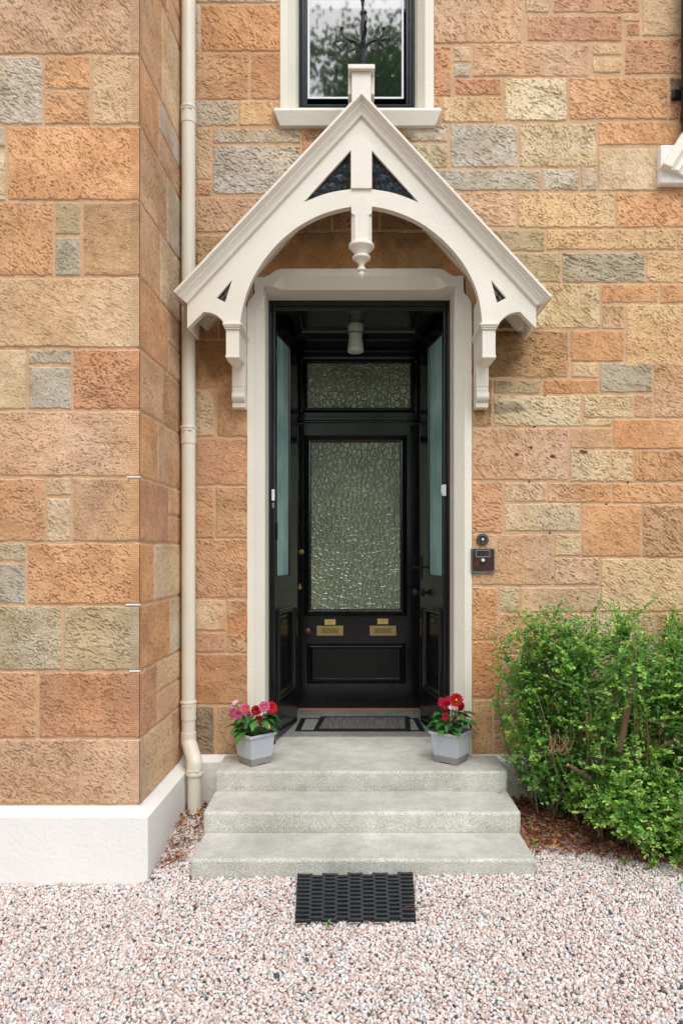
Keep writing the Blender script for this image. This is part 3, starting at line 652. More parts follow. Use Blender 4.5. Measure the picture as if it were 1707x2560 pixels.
# ------------------------------------------------------------------ upper window
wn = thing('upper_window', parent=house, loc=(.025, .08, 4.0))
fz0, fz1 = 4.047, 5.55; wx0, wx1 = -.301, .354
mb = MB(); o = [(-.401, 3.972), (.455, 3.972), (.455, 5.70), (-.401, 5.70)]; hole = [(-.359, 3.972), (-.359, 5.62), (.407, 5.62), (.407, 3.972)]
mb.plate([(-.401, 3.972), (-.359, 3.972), (-.359, 5.62), (.407, 5.62), (.407, 3.972), (.455, 3.972), (.455, 5.72), (-.401, 5.72)], (), -.016, .02)
mb.build('surround', M['tool'], wn)
mb = MB()
for xa, xb in ((-.359, wx0), (.407, wx1)):
    xm_ = xa + (xb - xa) * .72
    vs = [(xa, -.0155, 3.95), (xm_, .03, 3.95), (xb, .10, 3.95), (xa, -.0155, 5.63), (xm_, .03, 5.63), (xb, .10, 5.63)]; mb.add(vs, [(0, 1, 4, 3), (1, 2, 5, 4)])
mb.add([(-.359, -.0155, 5.62), (.407, -.0155, 5.62), (wx1, .10, 5.56), (wx0, .10, 5.56)], [(0, 1, 2, 3)])
mb.build('reveal', M['cover'], wn)
mb = MB(); xa, xb = PX(683.7, 452), PX(1104, 452)
vs = [(xa, -.055, 3.94), (xb, -.055, 3.94), (xb, -.002, 3.985), (xa, -.002, 3.985), (xa + .034, -.032, 3.866), (xb - .034, -.032, 3.866), (xb - .034, .01, 3.862), (xa + .034, .01, 3.862)]
mb.add(vs, [(0, 1, 2, 3), (0, 4, 5, 1), (4, 7, 6, 5), (0, 3, 7, 4), (1, 5, 6, 2), (3, 2, 6, 7)])
vs = [(-.36, -.0035, 3.9845), (.408, -.0035, 3.9845), (.36, .11, 4.05), (-.31, .11, 4.05)]; mb.add(vs, [(0, 1, 2, 3)])
mb.build('sill', M['cover'], wn, .003)
mb = MB(); TW = lambda u, v, h: (u, .10 - h, v)
mb.frame(wx0 - .002, wx1 + .002, fz0 - .012, fz1 + .02, [(0, 0), (0, .020), (.012, .022), (.018, .012), (.026, .012), (.030, -.03), (.045, -.035)], TW)
mb.build('frame', M['sash'], wn)
gx_0, gx_1 = PX(776, 428), PX(1001.5, 428); gz_0_, gz_1_ = PZ(254, 428), 5.48
mb = MB(); mb.frame(wx0 + .02, wx1 - .02, fz0 + .012, fz1, [(0, -.03), (.004, -.024), (gx_0 - wx0 - .036, -.024), (gx_0 - wx0 - .032, -.045)], TW); mb.build('sash', M['sash'], wn)
mb = MB(); mb.frame(gx_0 - .013, gx_1 + .013, gz_0_ - .012, gz_1_ + .013, [(0, -.0235), (0, -.019), (.010, -.019), (.012, -.032)], TW); mb.build('glazing_bead', M['white'], wn)
gl = mat('window_glass', (.012, .016, .02), .015, 1.0, IOR=2.1) if False else mat('window_glass', (.02, .026, .03), .028, 1.0, IOR=2.0)
gl.node_tree.nodes['Principled BSDF'].inputs['Alpha'].default_value = .55
mb = MB(); mb.add([(gx_0 - .004, .131, gz_0_ - .004), (gx_1 + .004, .131, gz_0_ - .004), (gx_1 + .004, .131, gz_1_ + .004), (gx_0 - .004, .131, gz_1_ + .004)], [(0, 1, 2, 3)]); mb.build('glass_pane', gl, wn)
mb = MB(); mb.box(-.9, .95, .8, .85, 3.2, 6.0); mb.box(-.95, -.9, .14, .85, 3.2, 6.0); mb.box(.95, 1.0, .14, .85, 3.2, 6.0); mb.box(-.95, 1.0, .14, .85, 6.0, 6.05); mb.box(-.95, 1.0, .14, .85, 3.15, 3.2)
mb.build('room_interior', M['darkroom'], wn)
mb = MB(); zc = PZ(36, 424); mb.box(-.30, .35, .165, .17, zc + .05, 5.5); mb.build('roller_blind', m_cream('olive_blind', lin((150, 150, 112)), .9, .2, .1), wn)
mb = MB(); mb.box(-.30, .35, .160, .18, zc, zc + .05); mb.build('blind_rail', M['white'], wn, .002)
# ------------------------------------------------------------------ gabled door canopy
cp = thing('door_canopy', parent=house, loc=(.045, 0, 2.7)); cp['label'] = 'cream timber gabled canopy with arched bargeboard over the black door'
SC = 480.0
def C(zx, zy): return (PX(430 + zx / 1.6165, SC), PZ(200 + zy / 1.6165, SC))
YF = -.278
def arc(p0, p1, bul, n=10):
    (x0, y0), (x1, y1) = p0, p1; o = []
    for i in range(1, n):
        t = i / n; k = bul * 4 * t * (1 - t); nx, ny = (y1 - y0), -(x1 - x0); L = math.hypot(nx, ny); o.append((x0 + (x1 - x0) * t + nx / L * k, y0 + (y1 - y0) * t + ny / L * k))
    return o
def smooth(pts, k=6):                                       # Catmull-Rom through points
    o = []; P = [pts[0]] + list(pts) + [pts[-1]]
    for i in range(1, len(P) - 2):
        a, b, c, d = [np.array(P[j], float) for j in (i - 1, i, i + 1, i + 2)]
        for s_ in range(k):
            t = s_ / k; o.append(tuple(.5 * ((2 * b) + (c - a) * t + (2 * a - 5 * b + 4 * c - d) * t * t + (-a + 3 * b - 3 * c + d) * t ** 3)))
    return o + [tuple(pts[-1])]
archL = smooth([(275, 985), (284, 930), (300, 868), (325, 806), (362, 742), (410, 680), (470, 622), (540, 574), (620, 537), (700, 516), (765, 510)], 5)
archR = smooth([(765, 510), (830, 514), (905, 533), (985, 567), (1055, 613), (1118, 670), (1172, 736), (1210, 802), (1234, 865), (1247, 930), (1252, 985)], 5)
outl = [(765, 148), (62, 903), (62, 1003), (128, 937)] + arc((128, 937), (212, 985), 14) + [(212, 985), (214, 988)] + archL + archR[1:] + [(1316, 988), (1320, 985)] + arc((1320, 985), (1405, 937), 14) + [(1405, 937), (1470, 1003), (1470, 912)]
h1 = [(722, 283)] + [(530, 495)] + smooth([(530, 495), (590, 470), (650, 452), (722, 441)], 4)[1:]
h2 = [(806, 283)] + smooth([(806, 441), (880, 453), (940, 472), (998, 495)], 4)
h3 = [(243, 808), (180, 880), (215, 898)]; h4 = [(1288, 808), (1350, 880), (1312, 900)]
mb = MB(); mb.plate([C(*p) for p in outl], [[C(*p) for p in h] for h in (h1, h2, h3, h4)], YF, YF + .045)
mb.build('arched_board', M['timber'], cp, .0025)
# raking moulding swept up both sides
mb = MB(); prof = [(0, -.045), (0, .064), (.19, .064), (.21, .055), (.25, .054), (.29, .047), (.36, .040), (.45, .036), (.52, .037), (.55, .030), (.62, .029), (.70, .024), (.80, .020), (.92, .018), (1.0, .015), (1.0, 0)]
vs = []
for t, p in prof:
    for (a, b) in (((18, 872), (62, 905)), ((765, 75), (765, 149)), ((1522, 890), (1470, 914))):
        q = C(a[0] + (b[0] - a[0]) * t, a[1] + (b[1] - a[1]) * t); vs.append((q[0], YF - p, q[1]))
k = len(prof); fs = []
for i in range(k - 1):
    for j in range(2): fs.append((i * 3 + j, i * 3 + j + 1, i * 3 + j + 4, i * 3 + j + 3))
fs.append(tuple(i * 3 for i in range(k))); fs.append(tuple(i * 3 + 2 for i in range(k))[::-1]); mb.add(vs, fs)
mb.build('raking_moulding', M['timber'], cp, .0015)
# roof boarding behind it, back to the wall
def chev(t0, t1, ins=0): 
    a, b = ((18, 872), (62, 905)), ((1522, 890), (1470, 914)); f = lambda q, t: (q[0][0] + (q[1][0] - q[0][0]) * t, q[0][1] + (q[1][1] - q[0][1]) * t)
    L0, R0, L1, R1 = f(a, t0), f(b, t0), f(a, t1), f(b, t1)
    return [C(*L0), C(765, 75 + 74 * t0), C(*R0), C(*R1), C(765, 75 + 74 * t1), C(*L1)]
mb = MB(); mb.plate(chev(.06, .42), (), YF + .046, -.002); mb.build('roof_boards', M['timber'], cp, .001)
mb = MB(); mb.plate(chev(-.10, .04), (), YF - .03, -.002); lead = m_cream('lead_flashing', lin((150, 152, 154)), .5, .4, .2, .2, 8); mb.build('roof_lead', lead, cp, .001)
mb = MB(); mb.plate([C(30, 895), C(765, 105), C(1508, 905), C(1440, 950), C(765, 215), C(100, 950)], (), -.05, -.003)   # wall rafter
for x0, x1 in ((62, 74), (1458, 1470)):
    a, b = C(x0, 903), C(x1, 903); z0 = C(0, 1003 if x0 < 700 else 1003)[1]
    mb.box(a[0], b[0], YF + .046, -.06, z0 + .004, a[1] - .0)
for q in ((330, 640), (560, 400), (960, 400), (1205, 640)):
    pass
mb.build('wall_rafter', M['timber'], cp, .002)
# king post, pendant post
x0, x1 = C(724, 0)[0], C(807, 0)[0]; xc = (x0 + x1) / 2
mb = MB(); mb.plate([(x0, C(0, 441)[1]), (x1, C(0, 441)[1]), (x1, C(0, 284)[1]), (xc, C(0, 238)[1]), (x0, C(0, 284)[1])], (), YF - .012, YF + .03)
mb.plate([(x0, C(0, 512)[1] - .04), (x1, C(0, 512)[1] - .04), (x1, C(0, 504)[1]), (xc, C(0, 464)[1]), (x0, C(0, 504)[1])], (), YF - .014, YF + .085)
zt_, zm_, zb_ = C(0, 512)[1] - .04, C(0, 552)[1], C(0, 657)[1]
c_ = .018; ya, yb_ = YF - .014, YF + .085; sq = [(x0, ya), (x1, ya), (x1, yb_), (x0, yb_)]
oc = lambda c: [(x0, ya + c), (x0 + c, ya), (x1 - c, ya), (x1, ya + c), (x1, yb_ - c), (x1 - c, yb_), (x0 + c, yb_), (x0, yb_ - c)]
mb.frustum(oc(.020), oc(.020), zb_, zm_); mb.frustum(oc(.020), oc(.0005), zm_, zm_ + .012); mb.frustum(oc(.0005), oc(.0005), zm_ + .012, zt_ + .001)
mb.build('king_post', M['timber'], cp, .002)
mb = MB(); yc_ = (ya + yb_) / 2; zr = 3.10
mb.lathe([(.058, .018), (.064, .012), (.0675, .004), (.0675, -.004), (.064, -.008), (.056, -.016), (.044, -.028), (.036, -.040), (.034, -.048), (.040, -.050), (.047, -.054), (.0485, -.060), (.046, -.065), (.034, -.073), (.022, -.083), (.0155, -.095), (.0135, -.108),
          (.020, -.110), (.0235, -.116), (.0235, -.123), (.019, -.129), (.010, -.130), (.015, -.134), (.0175, -.142), (.014, -.153), (.006, -.165), (.001, -.169)], (xc, yc_, zr), 32)
mb.build('turned_pendant', M['timber'], cp, smooth=False)
# apex post, capping and iron finial
ax0, ax1 = PX(878.8, 476), PX(927, 476); ay0, ay1 = -.268, -.165; zt = PZ(186, 476)
mb = MB(); mb.box(ax0, ax1, ay0, ay1, 3.72, zt); mb.box(PX(870, 476), PX(936, 476), ay0 - .022, ay1 + .02, zt + .001, zt + .026)
mb.box(ax0 + .006, ax1 - .006, ay0 + .004, ay1 - .01, zt + .027, zt + .034)
mb.box(PX(870, 476), ax0 - .001, ay0 + .035, ay1 + .02, zt - .095, zt - .001); mb.box(ax1 + .001, PX(936, 476), ay0 + .035, ay1 + .02, zt - .095, zt - .001)
mb.build('apex_post', M['timber'], cp, .003)
fc = (PX(906.5, 474), -.215); z0f = zt + .03
mb = MB(); q = 1 / 11.2 / 474
hz = lambda y: PZ(y / 11.2, 474)
mb.lathe([(.0185, z0f), (.0165, hz(1720)), (.0185, hz(1715)), (.0195, hz(1690)), (.0185, hz(1660)), (.0135, hz(1640)), (.0145, hz(1350)), (.0185, hz(1230)), (.0185, hz(1180)), (.010, hz(1160)), (.0105, hz(900)), (.0092, hz(360)), (.0125, hz(345)), (.0135, hz(300)), (.0125, hz(262)), (.0075, hz(250)), (.006, hz(120)),
          (.0085, hz(60)), (.008, hz(0)), (.012, hz(-60)), (.004, hz(-400)), (.001, hz(-1100))], (fc[0], fc[1], 0), 14)
mb.build('iron_finial', M['iron'], cp, smooth=False)
def arm(ang):
    mb = MB(); Rm = Matrix.Translation((fc[0], fc[1], 0)) @ Matrix.Rotation(ang, 4, 'Z')
    P = smooth([(760, 1450), (790, 1330), (860, 1200), (970, 1110), (1090, 1070), (1190, 1045), (1270, 975), (1330, 880), (1345, 790)], 4)
    pts = [((x - 755) * q, 0, hz(y)) for x, y in P]; n = len(pts); mb.tube(pts, [.0092 - .0040 * i / n for i in range(n)], 8, Rm)
    mb.ball(tuple(Rm @ Vector(((1345 - 755) * q, 0, hz(735)))), .0095, 10, 8); mb.ball(tuple(Rm @ Vector(((1170 - 755) * q, 0, hz(1010)))), .0075, 8, 6)
    for (a, b) in ((1530, 1020), (1400, 1290), (1060, 1350)):
        c0 = Vector(((1185 - 755) * q, 0, hz(1075))); c1 = Vector(((a - 755) * q, 0, hz(b))); d = (c1 - c0).normalized(); w = Vector((-d.z, 0, d.x))
        for j, (s0, s1) in enumerate(((.003, .008), (.008, .014))): pass
        ring = []
        for t, wd, th_ in ((0, .004, .004), (.45, .007, .0045), (.85, .0125, .005), (1.0, .018, .007)):
            c = c0.lerp(c1, t); ring.append([c - w * wd - Vector((0, th_, 0)), c + Vector((0, -th_ - .003, 0)), c + w * wd - Vector((0, th_, 0)), c + w * wd + Vector((0, th_, 0)), c - w * wd + Vector((0, th_, 0))])
        vs = [p for r_ in ring for p in r_]; fs = [(i * 5 + j, i * 5 + (j + 1) % 5, (i + 1) * 5 + (j + 1) % 5, (i + 1) * 5 + j) for i in range(3) for j in range(5)] + [(0, 1, 2, 3, 4), (19, 18, 17, 16, 15)]
        mb.add(vs, fs, Rm)
    mb.build('finial_arm', M['iron'], cp)
for k in range(4): arm(R(90 * k + (6 if k % 2 else 0)))
# pierced iron fretwork panels
def inside(p, poly):
    c = False; n = len(poly)
    for i in range(n):
        (x0, y0), (x1, y1) = poly[i], poly[(i + 1) % n]
        if (y0 > p[1]) != (y1 > p[1]) and p[0] < (x1 - x0) * (p[1] - y0) / (y1 - y0) + x0: c = not c
    return c
def fret(hole, mir):
    T = lambda x, y: C((1530.5 - x) if mir else x, y)
    mb = MB(); H = [T(*p) for p in hole]; cx = sum(p[0] for p in H) / len(H); cz = sum(p[1] for p in H) / len(H)
    ins = [(cx + (x - cx) * .955, cz + (z - cz) * .93) for x, z in H]; mb.plate([(cx + (x - cx) * 1.03, cz + (z - cz) * 1.03) for x, z in H], [ins[::-1]], YF + .020, YF + .034)
    rr = random.Random(5)
    def curl(pts, r): mb.tube([(*[T(*p)[0]], YF + .024 + .004 * math.sin(i), T(*p)[1]) for i, p in enumerate(smooth(pts, 4))], r, 6)
    def lf(x, y, a, L, wd):
        L *= 1.18; wd *= 1.35                                  # a cast leaf: raised lobed plate
        ox, oz = T(x, y); s_ = 1 / 1.6165 / SC; a = R(a); pts = []
        for t, w in ((0, .1), (.15, .55), (.3, .8), (.38, .55), (.5, 1.0), (.6, .62), (.75, .75), (.85, .4), (1, .0)): pts.append((t, w))
        up = [(t * L, w * wd) for t, w in pts]; dn = [(t * L, -w * wd) for t, w in pts[::-1][1:]]
        o = []
        for u_, v_ in up + dn:
            xx = u_ * math.cos(a) - v_ * math.sin(a); yy = u_ * math.sin(a) + v_ * math.cos(a); o.append((ox + (-xx if mir else xx) * s_, oz - yy * s_))
        n = len(o); c0 = (sum(p[0] for p in o) / n, sum(p[1] for p in o) / n)
        vs = [(c0[0], YF + .010, c0[1])] + [(p[0], YF + .024, p[1]) for p in o] + [(c0[0], YF + .03, c0[1])]
        mb.add(vs, [(0, 1 + i, 1 + (i + 1) % n) for i in range(n)] + [(n + 1, 1 + (i + 1) % n, 1 + i) for i in range(n)])
    curl([(712, 300), (705, 350), (690, 395), (655, 400), (640, 425), (655, 440), (668, 428)], .004)
    curl([(712, 440), (690, 410), (660, 380), (630, 390), (600, 430), (575, 462)], .004)
    curl([(640, 370), (670, 368), (700, 340)], .0035); curl([(600, 420), (625, 445), (650, 436)], .0035)
    for a in ((712, 310, 120, 26, 8), (706, 352, 60, 34, 12), (676, 378, 100, 40, 14), (690, 440, 200, 44, 13), (648, 388, 170, 34, 12), (612, 438, 175, 46, 12), (640, 430, 130, 36, 12), (712, 425, 120, 40, 13), (668, 412, 30, 38, 13), (586, 452, 150, 34, 9), (560, 476, 150, 24, 7), (712, 395, 170, 36, 12), (700, 325, 100, 50, 14), (690, 372, 150, 60, 15), (672, 395, 205, 50, 13), (655, 402, 130, 55, 14), (622, 416, 140, 50, 13), (600, 440, 155, 62, 13), (690, 415, 60, 38, 14), (662, 420, 80, 36, 12), (632, 425, 95, 34, 11), (705, 385, 250, 40, 12), (572, 462, 165, 30, 8), (712, 350, 160, 45, 12), (645, 440, 20, 40, 9)): lf(*a)
    return mb
H1 = h1
fret(H1, False).build('fretwork_panel', M['cast'], cp); fret(H1, True).build('fretwork_panel', M['cast'], cp)
for hh in (h3, h4):
    mb = MB(); H = [C(*p) for p in hh]; cx = sum(p[0] for p in H) / 3; cz = sum(p[1] for p in H) / 3
    mb.plate([(cx + (x - cx) * 1.06, cz + (z - cz) * 1.06) for x, z in H], [[(cx + (x - cx) * .74, cz + (z - cz) * .80) for x, z in H][::-1]], YF + .02, YF + .036)
    low = [(H[1][0] * .5 + H[2][0] * .5, H[1][1] * .5 + H[2][1] * .5), (H[0][0] * .35 + H[2][0] * .65, H[0][1] * .35 + H[2][1] * .65), (H[0][0] * .4 + H[1][0] * .6, H[0][1] * .4 + H[1][1] * .6)]
    for p in low: mb.tube([(p[0], YF + .026, p[1]), (cx, YF + .022, cz - .012)], [.002, .005], 6)
    mb.ball((cx, YF + .022, cz - .012), .007, 8, 6)
    mb.build('fretwork_panel', M['cast'], cp)
# brackets
def bracket(mx):
    f = (lambda a: a) if not mx else (lambda a: 2 * .045 - a)
    br = MB()
    def bx(x0, x1, y0, y1, z0, z1): a, b = sorted((f(x0), f(x1))); br.box(a, b, y0, y1, z0, z1)
    XA, XB = -.6565, -.5875
    bx(XA, XB, YF + .002, -.012, 2.523, 2.655)                 # head block
    bx(XA - .005, XB + .005, YF - .007, -.012, 2.655, 2.665); bx(XA - .010, XB + .010, YF - .013, -.012, 2.665, 2.674); bx(XA - .015, XB + .015, YF - .018, -.012, 2.674, 2.685)
    bx(XA + .004, XB, YF + .046, -.012, 2.686, 2.86)           # web to the wall above
    a, b = sorted((f(XA - .002), f(XB + .002))); y0, y1 = YF - .002, YF + .10; m = .030
    br.frustum([(a + .026, y0 + .05), (b - .026, y0 + .05), (b - .026, y1 - .0), (a + .026, y1 - .0)], [(a, y0), (b, y0), (b, y1), (a, y1)], 2.478, 2.508)
    bx(XA - .002, XB + .002, YF - .002, YF + .10, 2.508, 2.5225)
    bx(XA + .002, XB, -.10, -.012, 2.40, 2.5225)
    bx(XA, XB - .0, -.108, -.012, 2.372, 2.402) if False else None
    bx(XA + .0025, XB - .0005, -.098, -.012, 2.375, 2.40)
    # scroll foot
    a, b = sorted((f(XA + .001), f(XB)))
    pr = [(-.095, 2.375), (-.107, 2.368)] + [(-.082 - .030 * math.cos(t), 2.345 - .026 * math.sin(t)) for t in np.linspace(-.6, 1.45, 9)] + [(-.080, 2.316), (-.086, 2.312), (-.086, 2.288), (-.012, 2.288), (-.012, 2.375)]
    n = len(pr); vs = [(a, y, z) for y, z in pr] + [(b, y, z) for y, z in pr]; br.add(vs, [tuple(range(n)), tuple(range(n, 2 * n))[::-1]] + [(i, (i + 1) % n, n + (i + 1) % n, n + i) for i in range(n)])
    # raised border leaving a recessed pointed panel on the inner cheek
    xi = f(XB); s_ = -1 if mx else 1; xo = xi + s_ * .006
    T = lambda p: (xi + s_ * (.0005 + .0055 - p[1]) , p[0], p[2])
    ol = [(YF + .045, 2.5235), (-.012, 2.5235), (-.012, 2.654), (YF + .045, 2.654)]
    return br.build('bracket', M['timber'], cp, .002)
bracket(False); bracket(True)

# ------------------------------------------------------------------ neighbouring bay's gable end, pipe at the right edge
ng = thing('bay_window_gable', parent=house, loc=(1.75, 0, 3.6)); ng['label'] = 'cream gable moulding end at the right edge'
mb = MB(); xL = PX(1650, 452)
mb.box(xL, xL + .9, -.055, .0, PZ(458, 452), PZ(362, 452)); mb.build('painted_corbel', M['render'], ng, .008)
mb = MB(); a0 = Vector((PX(1660, 460), 0, PZ(405, 460))); d = Vector((math.cos(R(58)), 0, math.sin(R(58)))); nn_ = Vector((-d.z, 0, d.x))
pf = [(.0, -.02), (.0, -.105), (.034, -.105), (.037, -.082), (.044, -.080), (.052, -.094), (.064, -.094), (.072, -.078), (.080, -.076), (.105, -.074), (.105, -.02)]
vs = []
for L_ in (0, 1.4):
    for t, y in pf: p = a0 + d * L_ - nn_ * t; vs.append((p.x + (.55 * t if L_ == 0 else 0), y, p.z))
k = len(pf); mb.add(vs, [(i, (i + 1) % k, k + (i + 1) % k, k + i) for i in range(k)] + [tuple(range(k)), tuple(range(k, 2 * k))[::-1]])
mb.build('raking_moulding', M['timber'], ng, .002)
bp = thing('black_downpipe', 'black iron downpipe at the top right edge above the cream moulding', 'downpipe', (PX(1716, 452), -.07, 3.75))
xb_ = PX(1725, 455); mb = MB(); mb.tube([(xb_, -.075, PZ(330, 455)), (xb_, -.075, 5.4)], .046, 20)
mb.build('pipe', M['iron'], bp, smooth=False); mb = MB()
mb.box(xb_ - .075, xb_ + .075, -.026, -.006, PZ(230, 455), PZ(207, 455)); mb.build('wall_bracket', M['iron'], bp, .003)
for z in (PZ(212, 455), PZ(290, 455), 4.9): mb = MB(); mb.tube([(xb_, -.075, z - .02), (xb_, -.075, z + .02)], .052, 20); mb.build('collar', M['iron'], bp, .003)

# ------------------------------------------------------------------ cream downpipe in the corner
dp = thing('downpipe', 'cream painted plastic downpipe in the corner between bay and front wall', 'downpipe', (-.9, -.06, .1))
XU = PX(471.8, 453.5); YU = -.066; RU = .0375; XLo, YLo = PX(487.5, 463), -.145
s_ = 453.5
mb = MB(); mb.tube([(XU, YU, PZ(1830, s_)), (XU, YU, 5.6)], RU, 28); mb.tube([(XLo - .0, YLo, .06), (XLo, YLo, PZ(1932, 463))], RU + .0005, 28)
mb.build('pipe', M['pvc'], dp, smooth=True)
for y0, y1 in ((269, 311), (1066, 1110), (1751, 1798)):
    mb = MB(); z1, z0 = PZ(y0, s_), PZ(y1, s_); mb.lathe([(RU, 0), (RU + .0035, .001), (RU + .0035, z1 - z0 - .014), (RU + .007, z1 - z0 - .012), (RU + .0075, z1 - z0 - .006), (RU + .006, z1 - z0 - .001), (RU, z1 - z0)], (XU, YU, z0), 32)
    for sx in (-1, 1): mb.box(XU + sx * .014 - .012, XU + sx * .014 + .012, YU - RU - .0055, YU - RU + .01, z1 - .027, z1 - .024)
    mb.build('collar', M['pvc'], dp, smooth=False)
mb = MB(); zA, zB = PZ(1848, s_), PZ(1907, 462)
mb.lathe([(RU, 0), (RU + .004, .001), (RU + .004, .040), (RU, .041)], (XU, YU, zA), 32)
pts = [(XU, YU, zA + .004), (XU, YU, zA - .012)] + [(XU + (XLo - XU) * t, YU + (YLo - YU) * t, (zA - .012) + (zB - zA + .02) * t) for t in (.10, .25, .5, .75, .9)] + [(XLo, YLo, zB + .0), (XLo, YLo, zB - .02)]
pts = [tuple(p) for p in smooth(pts, 4)]; mb.tube(pts, RU + .004, 28)
zC = PZ(1937, 463); mb.lathe([(RU, 0), (RU + .009, .001), (RU + .010, .008), (RU + .009, .016), (RU + .005, .018), (RU + .005, .052), (RU, .053)], (XLo, YLo, zC), 32)
for sx in (-1, 1): mb.box(XLo + sx * .018 - .011, XLo + sx * .018 + .011, YLo - RU - .008, YLo - RU + .01, zC + .029, zC + .033)
mb.build('elbow', M['pvc'], dp, smooth=False)

# ------------------------------------------------------------------ steps
st = thing('entrance_steps', 'three wide pale concrete steps up to the black front door', 'steps', (.05, -.4, .1))
def step(x0, x1, y0, y1, z0, z1, seed):
    rr = random.Random(seed); bm = bmesh.new(); n = 46
    # section polygon swept across, with a little waviness and worn arrises
    sec = [(y1, z0), (y0 + .006, z0), (y0 + .001, z0 + .03), (y0, z0 + .06), (y0, z1 - .012), (y0 + .003, z1 - .005), (y0 + .010, z1), (y0 + .05, z1 + .0), ((y0 + y1) / 2, z1), (y1, z1)]
    vs = []; xs_ = [x0, x0 + .004, x0 + .012] + [x0 + (x1 - x0) * i / n for i in range(1, n)] + [x1 - .012, x1 - .004, x1]
    for i, x in enumerate(xs_):
        endk = .008 if i in (0, len(xs_) - 1) else (.003 if i in (1, len(xs_) - 2) else 0)
        w = .0022 * (float(vn(x / .12, 0, seed)) - .5) + .0012 * (rr.random() - .5); wz = .0014 * (float(vn(x / .2, 5, seed)) - .5)
        for j, (y, z) in enumerate(sec):
            yy = y + (w + endk * .9 if 1 <= j <= 7 else 0); zz = z + (wz - endk * .5 if j >= 4 else 0); vs.append((x, yy, zz))
    k = len(sec); mi = []
    fs = []
    for i in range(len(xs_) - 1):
        for j in range(k - 1): fs.append((i * k + j, (i + 1) * k + j, (i + 1) * k + j + 1, i * k + j + 1)); mi.append(1 if j >= 6 else 0)
    fs.append(tuple(range(k))[::-1]); fs.append(tuple(range((len(xs_) - 1) * k, len(xs_) * k))); mi += [0, 0]
    me = bpy.data.meshes.new('step'); me.from_pydata(vs, [], fs)
    for m_ in (M['conc'], M['conc_top']): me.materials.append(m_)
    me.polygons.foreach_set('material_index', mi)
    bm = bmesh.new(); bm.from_mesh(me); bmesh.ops.recalc_face_normals(bm, faces=bm.faces); bm.to_mesh(me); bm.free()
    return finish('step', me, None, st)
step(-.708, .803, -.301, -.0175, .2565, .360, 1)
step(-.708, .803, -.5875, -.20, .156, .2555, 2)
step(-.703, .800, -.870, -.45, -.02, .155, 3)
mb = MB(); mb.box(-.4875, .5725, -.0174, .376, .20, .3602); ps = mb.build('platform', M['conc_top'], st)
mb = MB(); mb.box(-.502, .592, .3775, YD + .05, .20, .3600); mb.build('porch_slab', M['slab'], st)

nail = mat('rusty_nail', lin((62, 42, 40)), .8)
for a, b in ((680, 742), (613, 942), (710, 1630), (1075, 1447), (728, 1920), (577, 1300), (236, 2036), (1215, 1306)):
    mb = MB(); mb.ball((PX(1100 + a / 2.583, 448), -.006, PZ(700 + b / 2.583, 448)), .0055, 8, 6); mb.build('nail', nail, house)
# ------------------------------------------------------------------ bells
bx_, bz_ = PX(1140 + 897 / 13.0667, 452), PZ(1300 + 632 / 13.0667, 452)
b1 = thing('doorbell', 'round dark bronze bell push with white button, above the copper plate', 'doorbell', (bx_, -.012, bz_))
mb = MB(); mb.lathe([(.033, -.01), (.034, .006), (.0325, .010), (.030, .011), (.024, .0115), (.0215, .0135), (.0195, .012), (.014, .005), (.0085, .004), (.0085, .008), (.001, .0085)], (0, 0, 0), 36, onwall(bx_, -.012, bz_)); mb.build('rose', M['bronze'], b1)
mb = MB(); mb.lathe([(.0066, .0), (.0066, .012), (.004, .0145), (.001, .015)], (0, 0, 0), 16, onwall(bx_, -.016, bz_)); mb.build('button', M['white'], b1, smooth=True)
x0, x1, z0, z1 = PX(1140 + 492 / 13.0667, 450), PX(1140 + 1275 / 13.0667, 450), PZ(1300 + 1720 / 13.0667, 450), PZ(1300 + 925 / 13.0667, 450)
b2 = thing('doorbell', 'square weathered copper bell plate with small name frame and white button', 'doorbell', ((x0 + x1) / 2, -.016, z0))
mb = MB(); mb.box(x0, x1, -.0255, -.010, z0, z1); mb.build('plate', M['copper'], b2, .0025)
mb = MB(); T = lambda u, v, h: (u, -.0256 - h, v); mb.frame(x0 + .001, x1 - .001, z0 + .001, z1 - .001, [(0, 0), (.0005, .0012), (.003, .0012), (.004, 0)], T)
mb.frame(PX(1189.3, 450), PX(1225.2, 450), PZ(1393, 450), PZ(1375, 450), [(0, 0), (.0005, .003), (.004, .003), (.0045, 0)], T)
mb.build('name_frame', M['verd'], b2)
mb = MB()
for xx in (x0 + .007, x1 - .007):
    for zz in (z0 + .011, z1 - .008): mb = MB(); mb.ball((xx, -.0262, zz), .0028, 8, 6); mb.build('screw', M['verd'], b2)
bx_, bz_ = PX(1140 + 890 / 13.0667, 452), PZ(1300 + 1322 / 13.0667, 452)
mb = MB(); mb.lathe([(.0155, 0), (.015, .006), (.011, .009), (.009, .009), (.001, .009)], (0, 0, 0), 24, onwall(bx_, -.0257, bz_)); mb.build('button_collar', M['bronze'], b2)
mb = MB(); mb.lathe([(.0088, .004), (.0085, .012), (.005, .0155), (.001, .016)], (0, 0, 0), 20, onwall(bx_, -.0257, bz_)); mb.build('button', M['white'], b2, smooth=True)

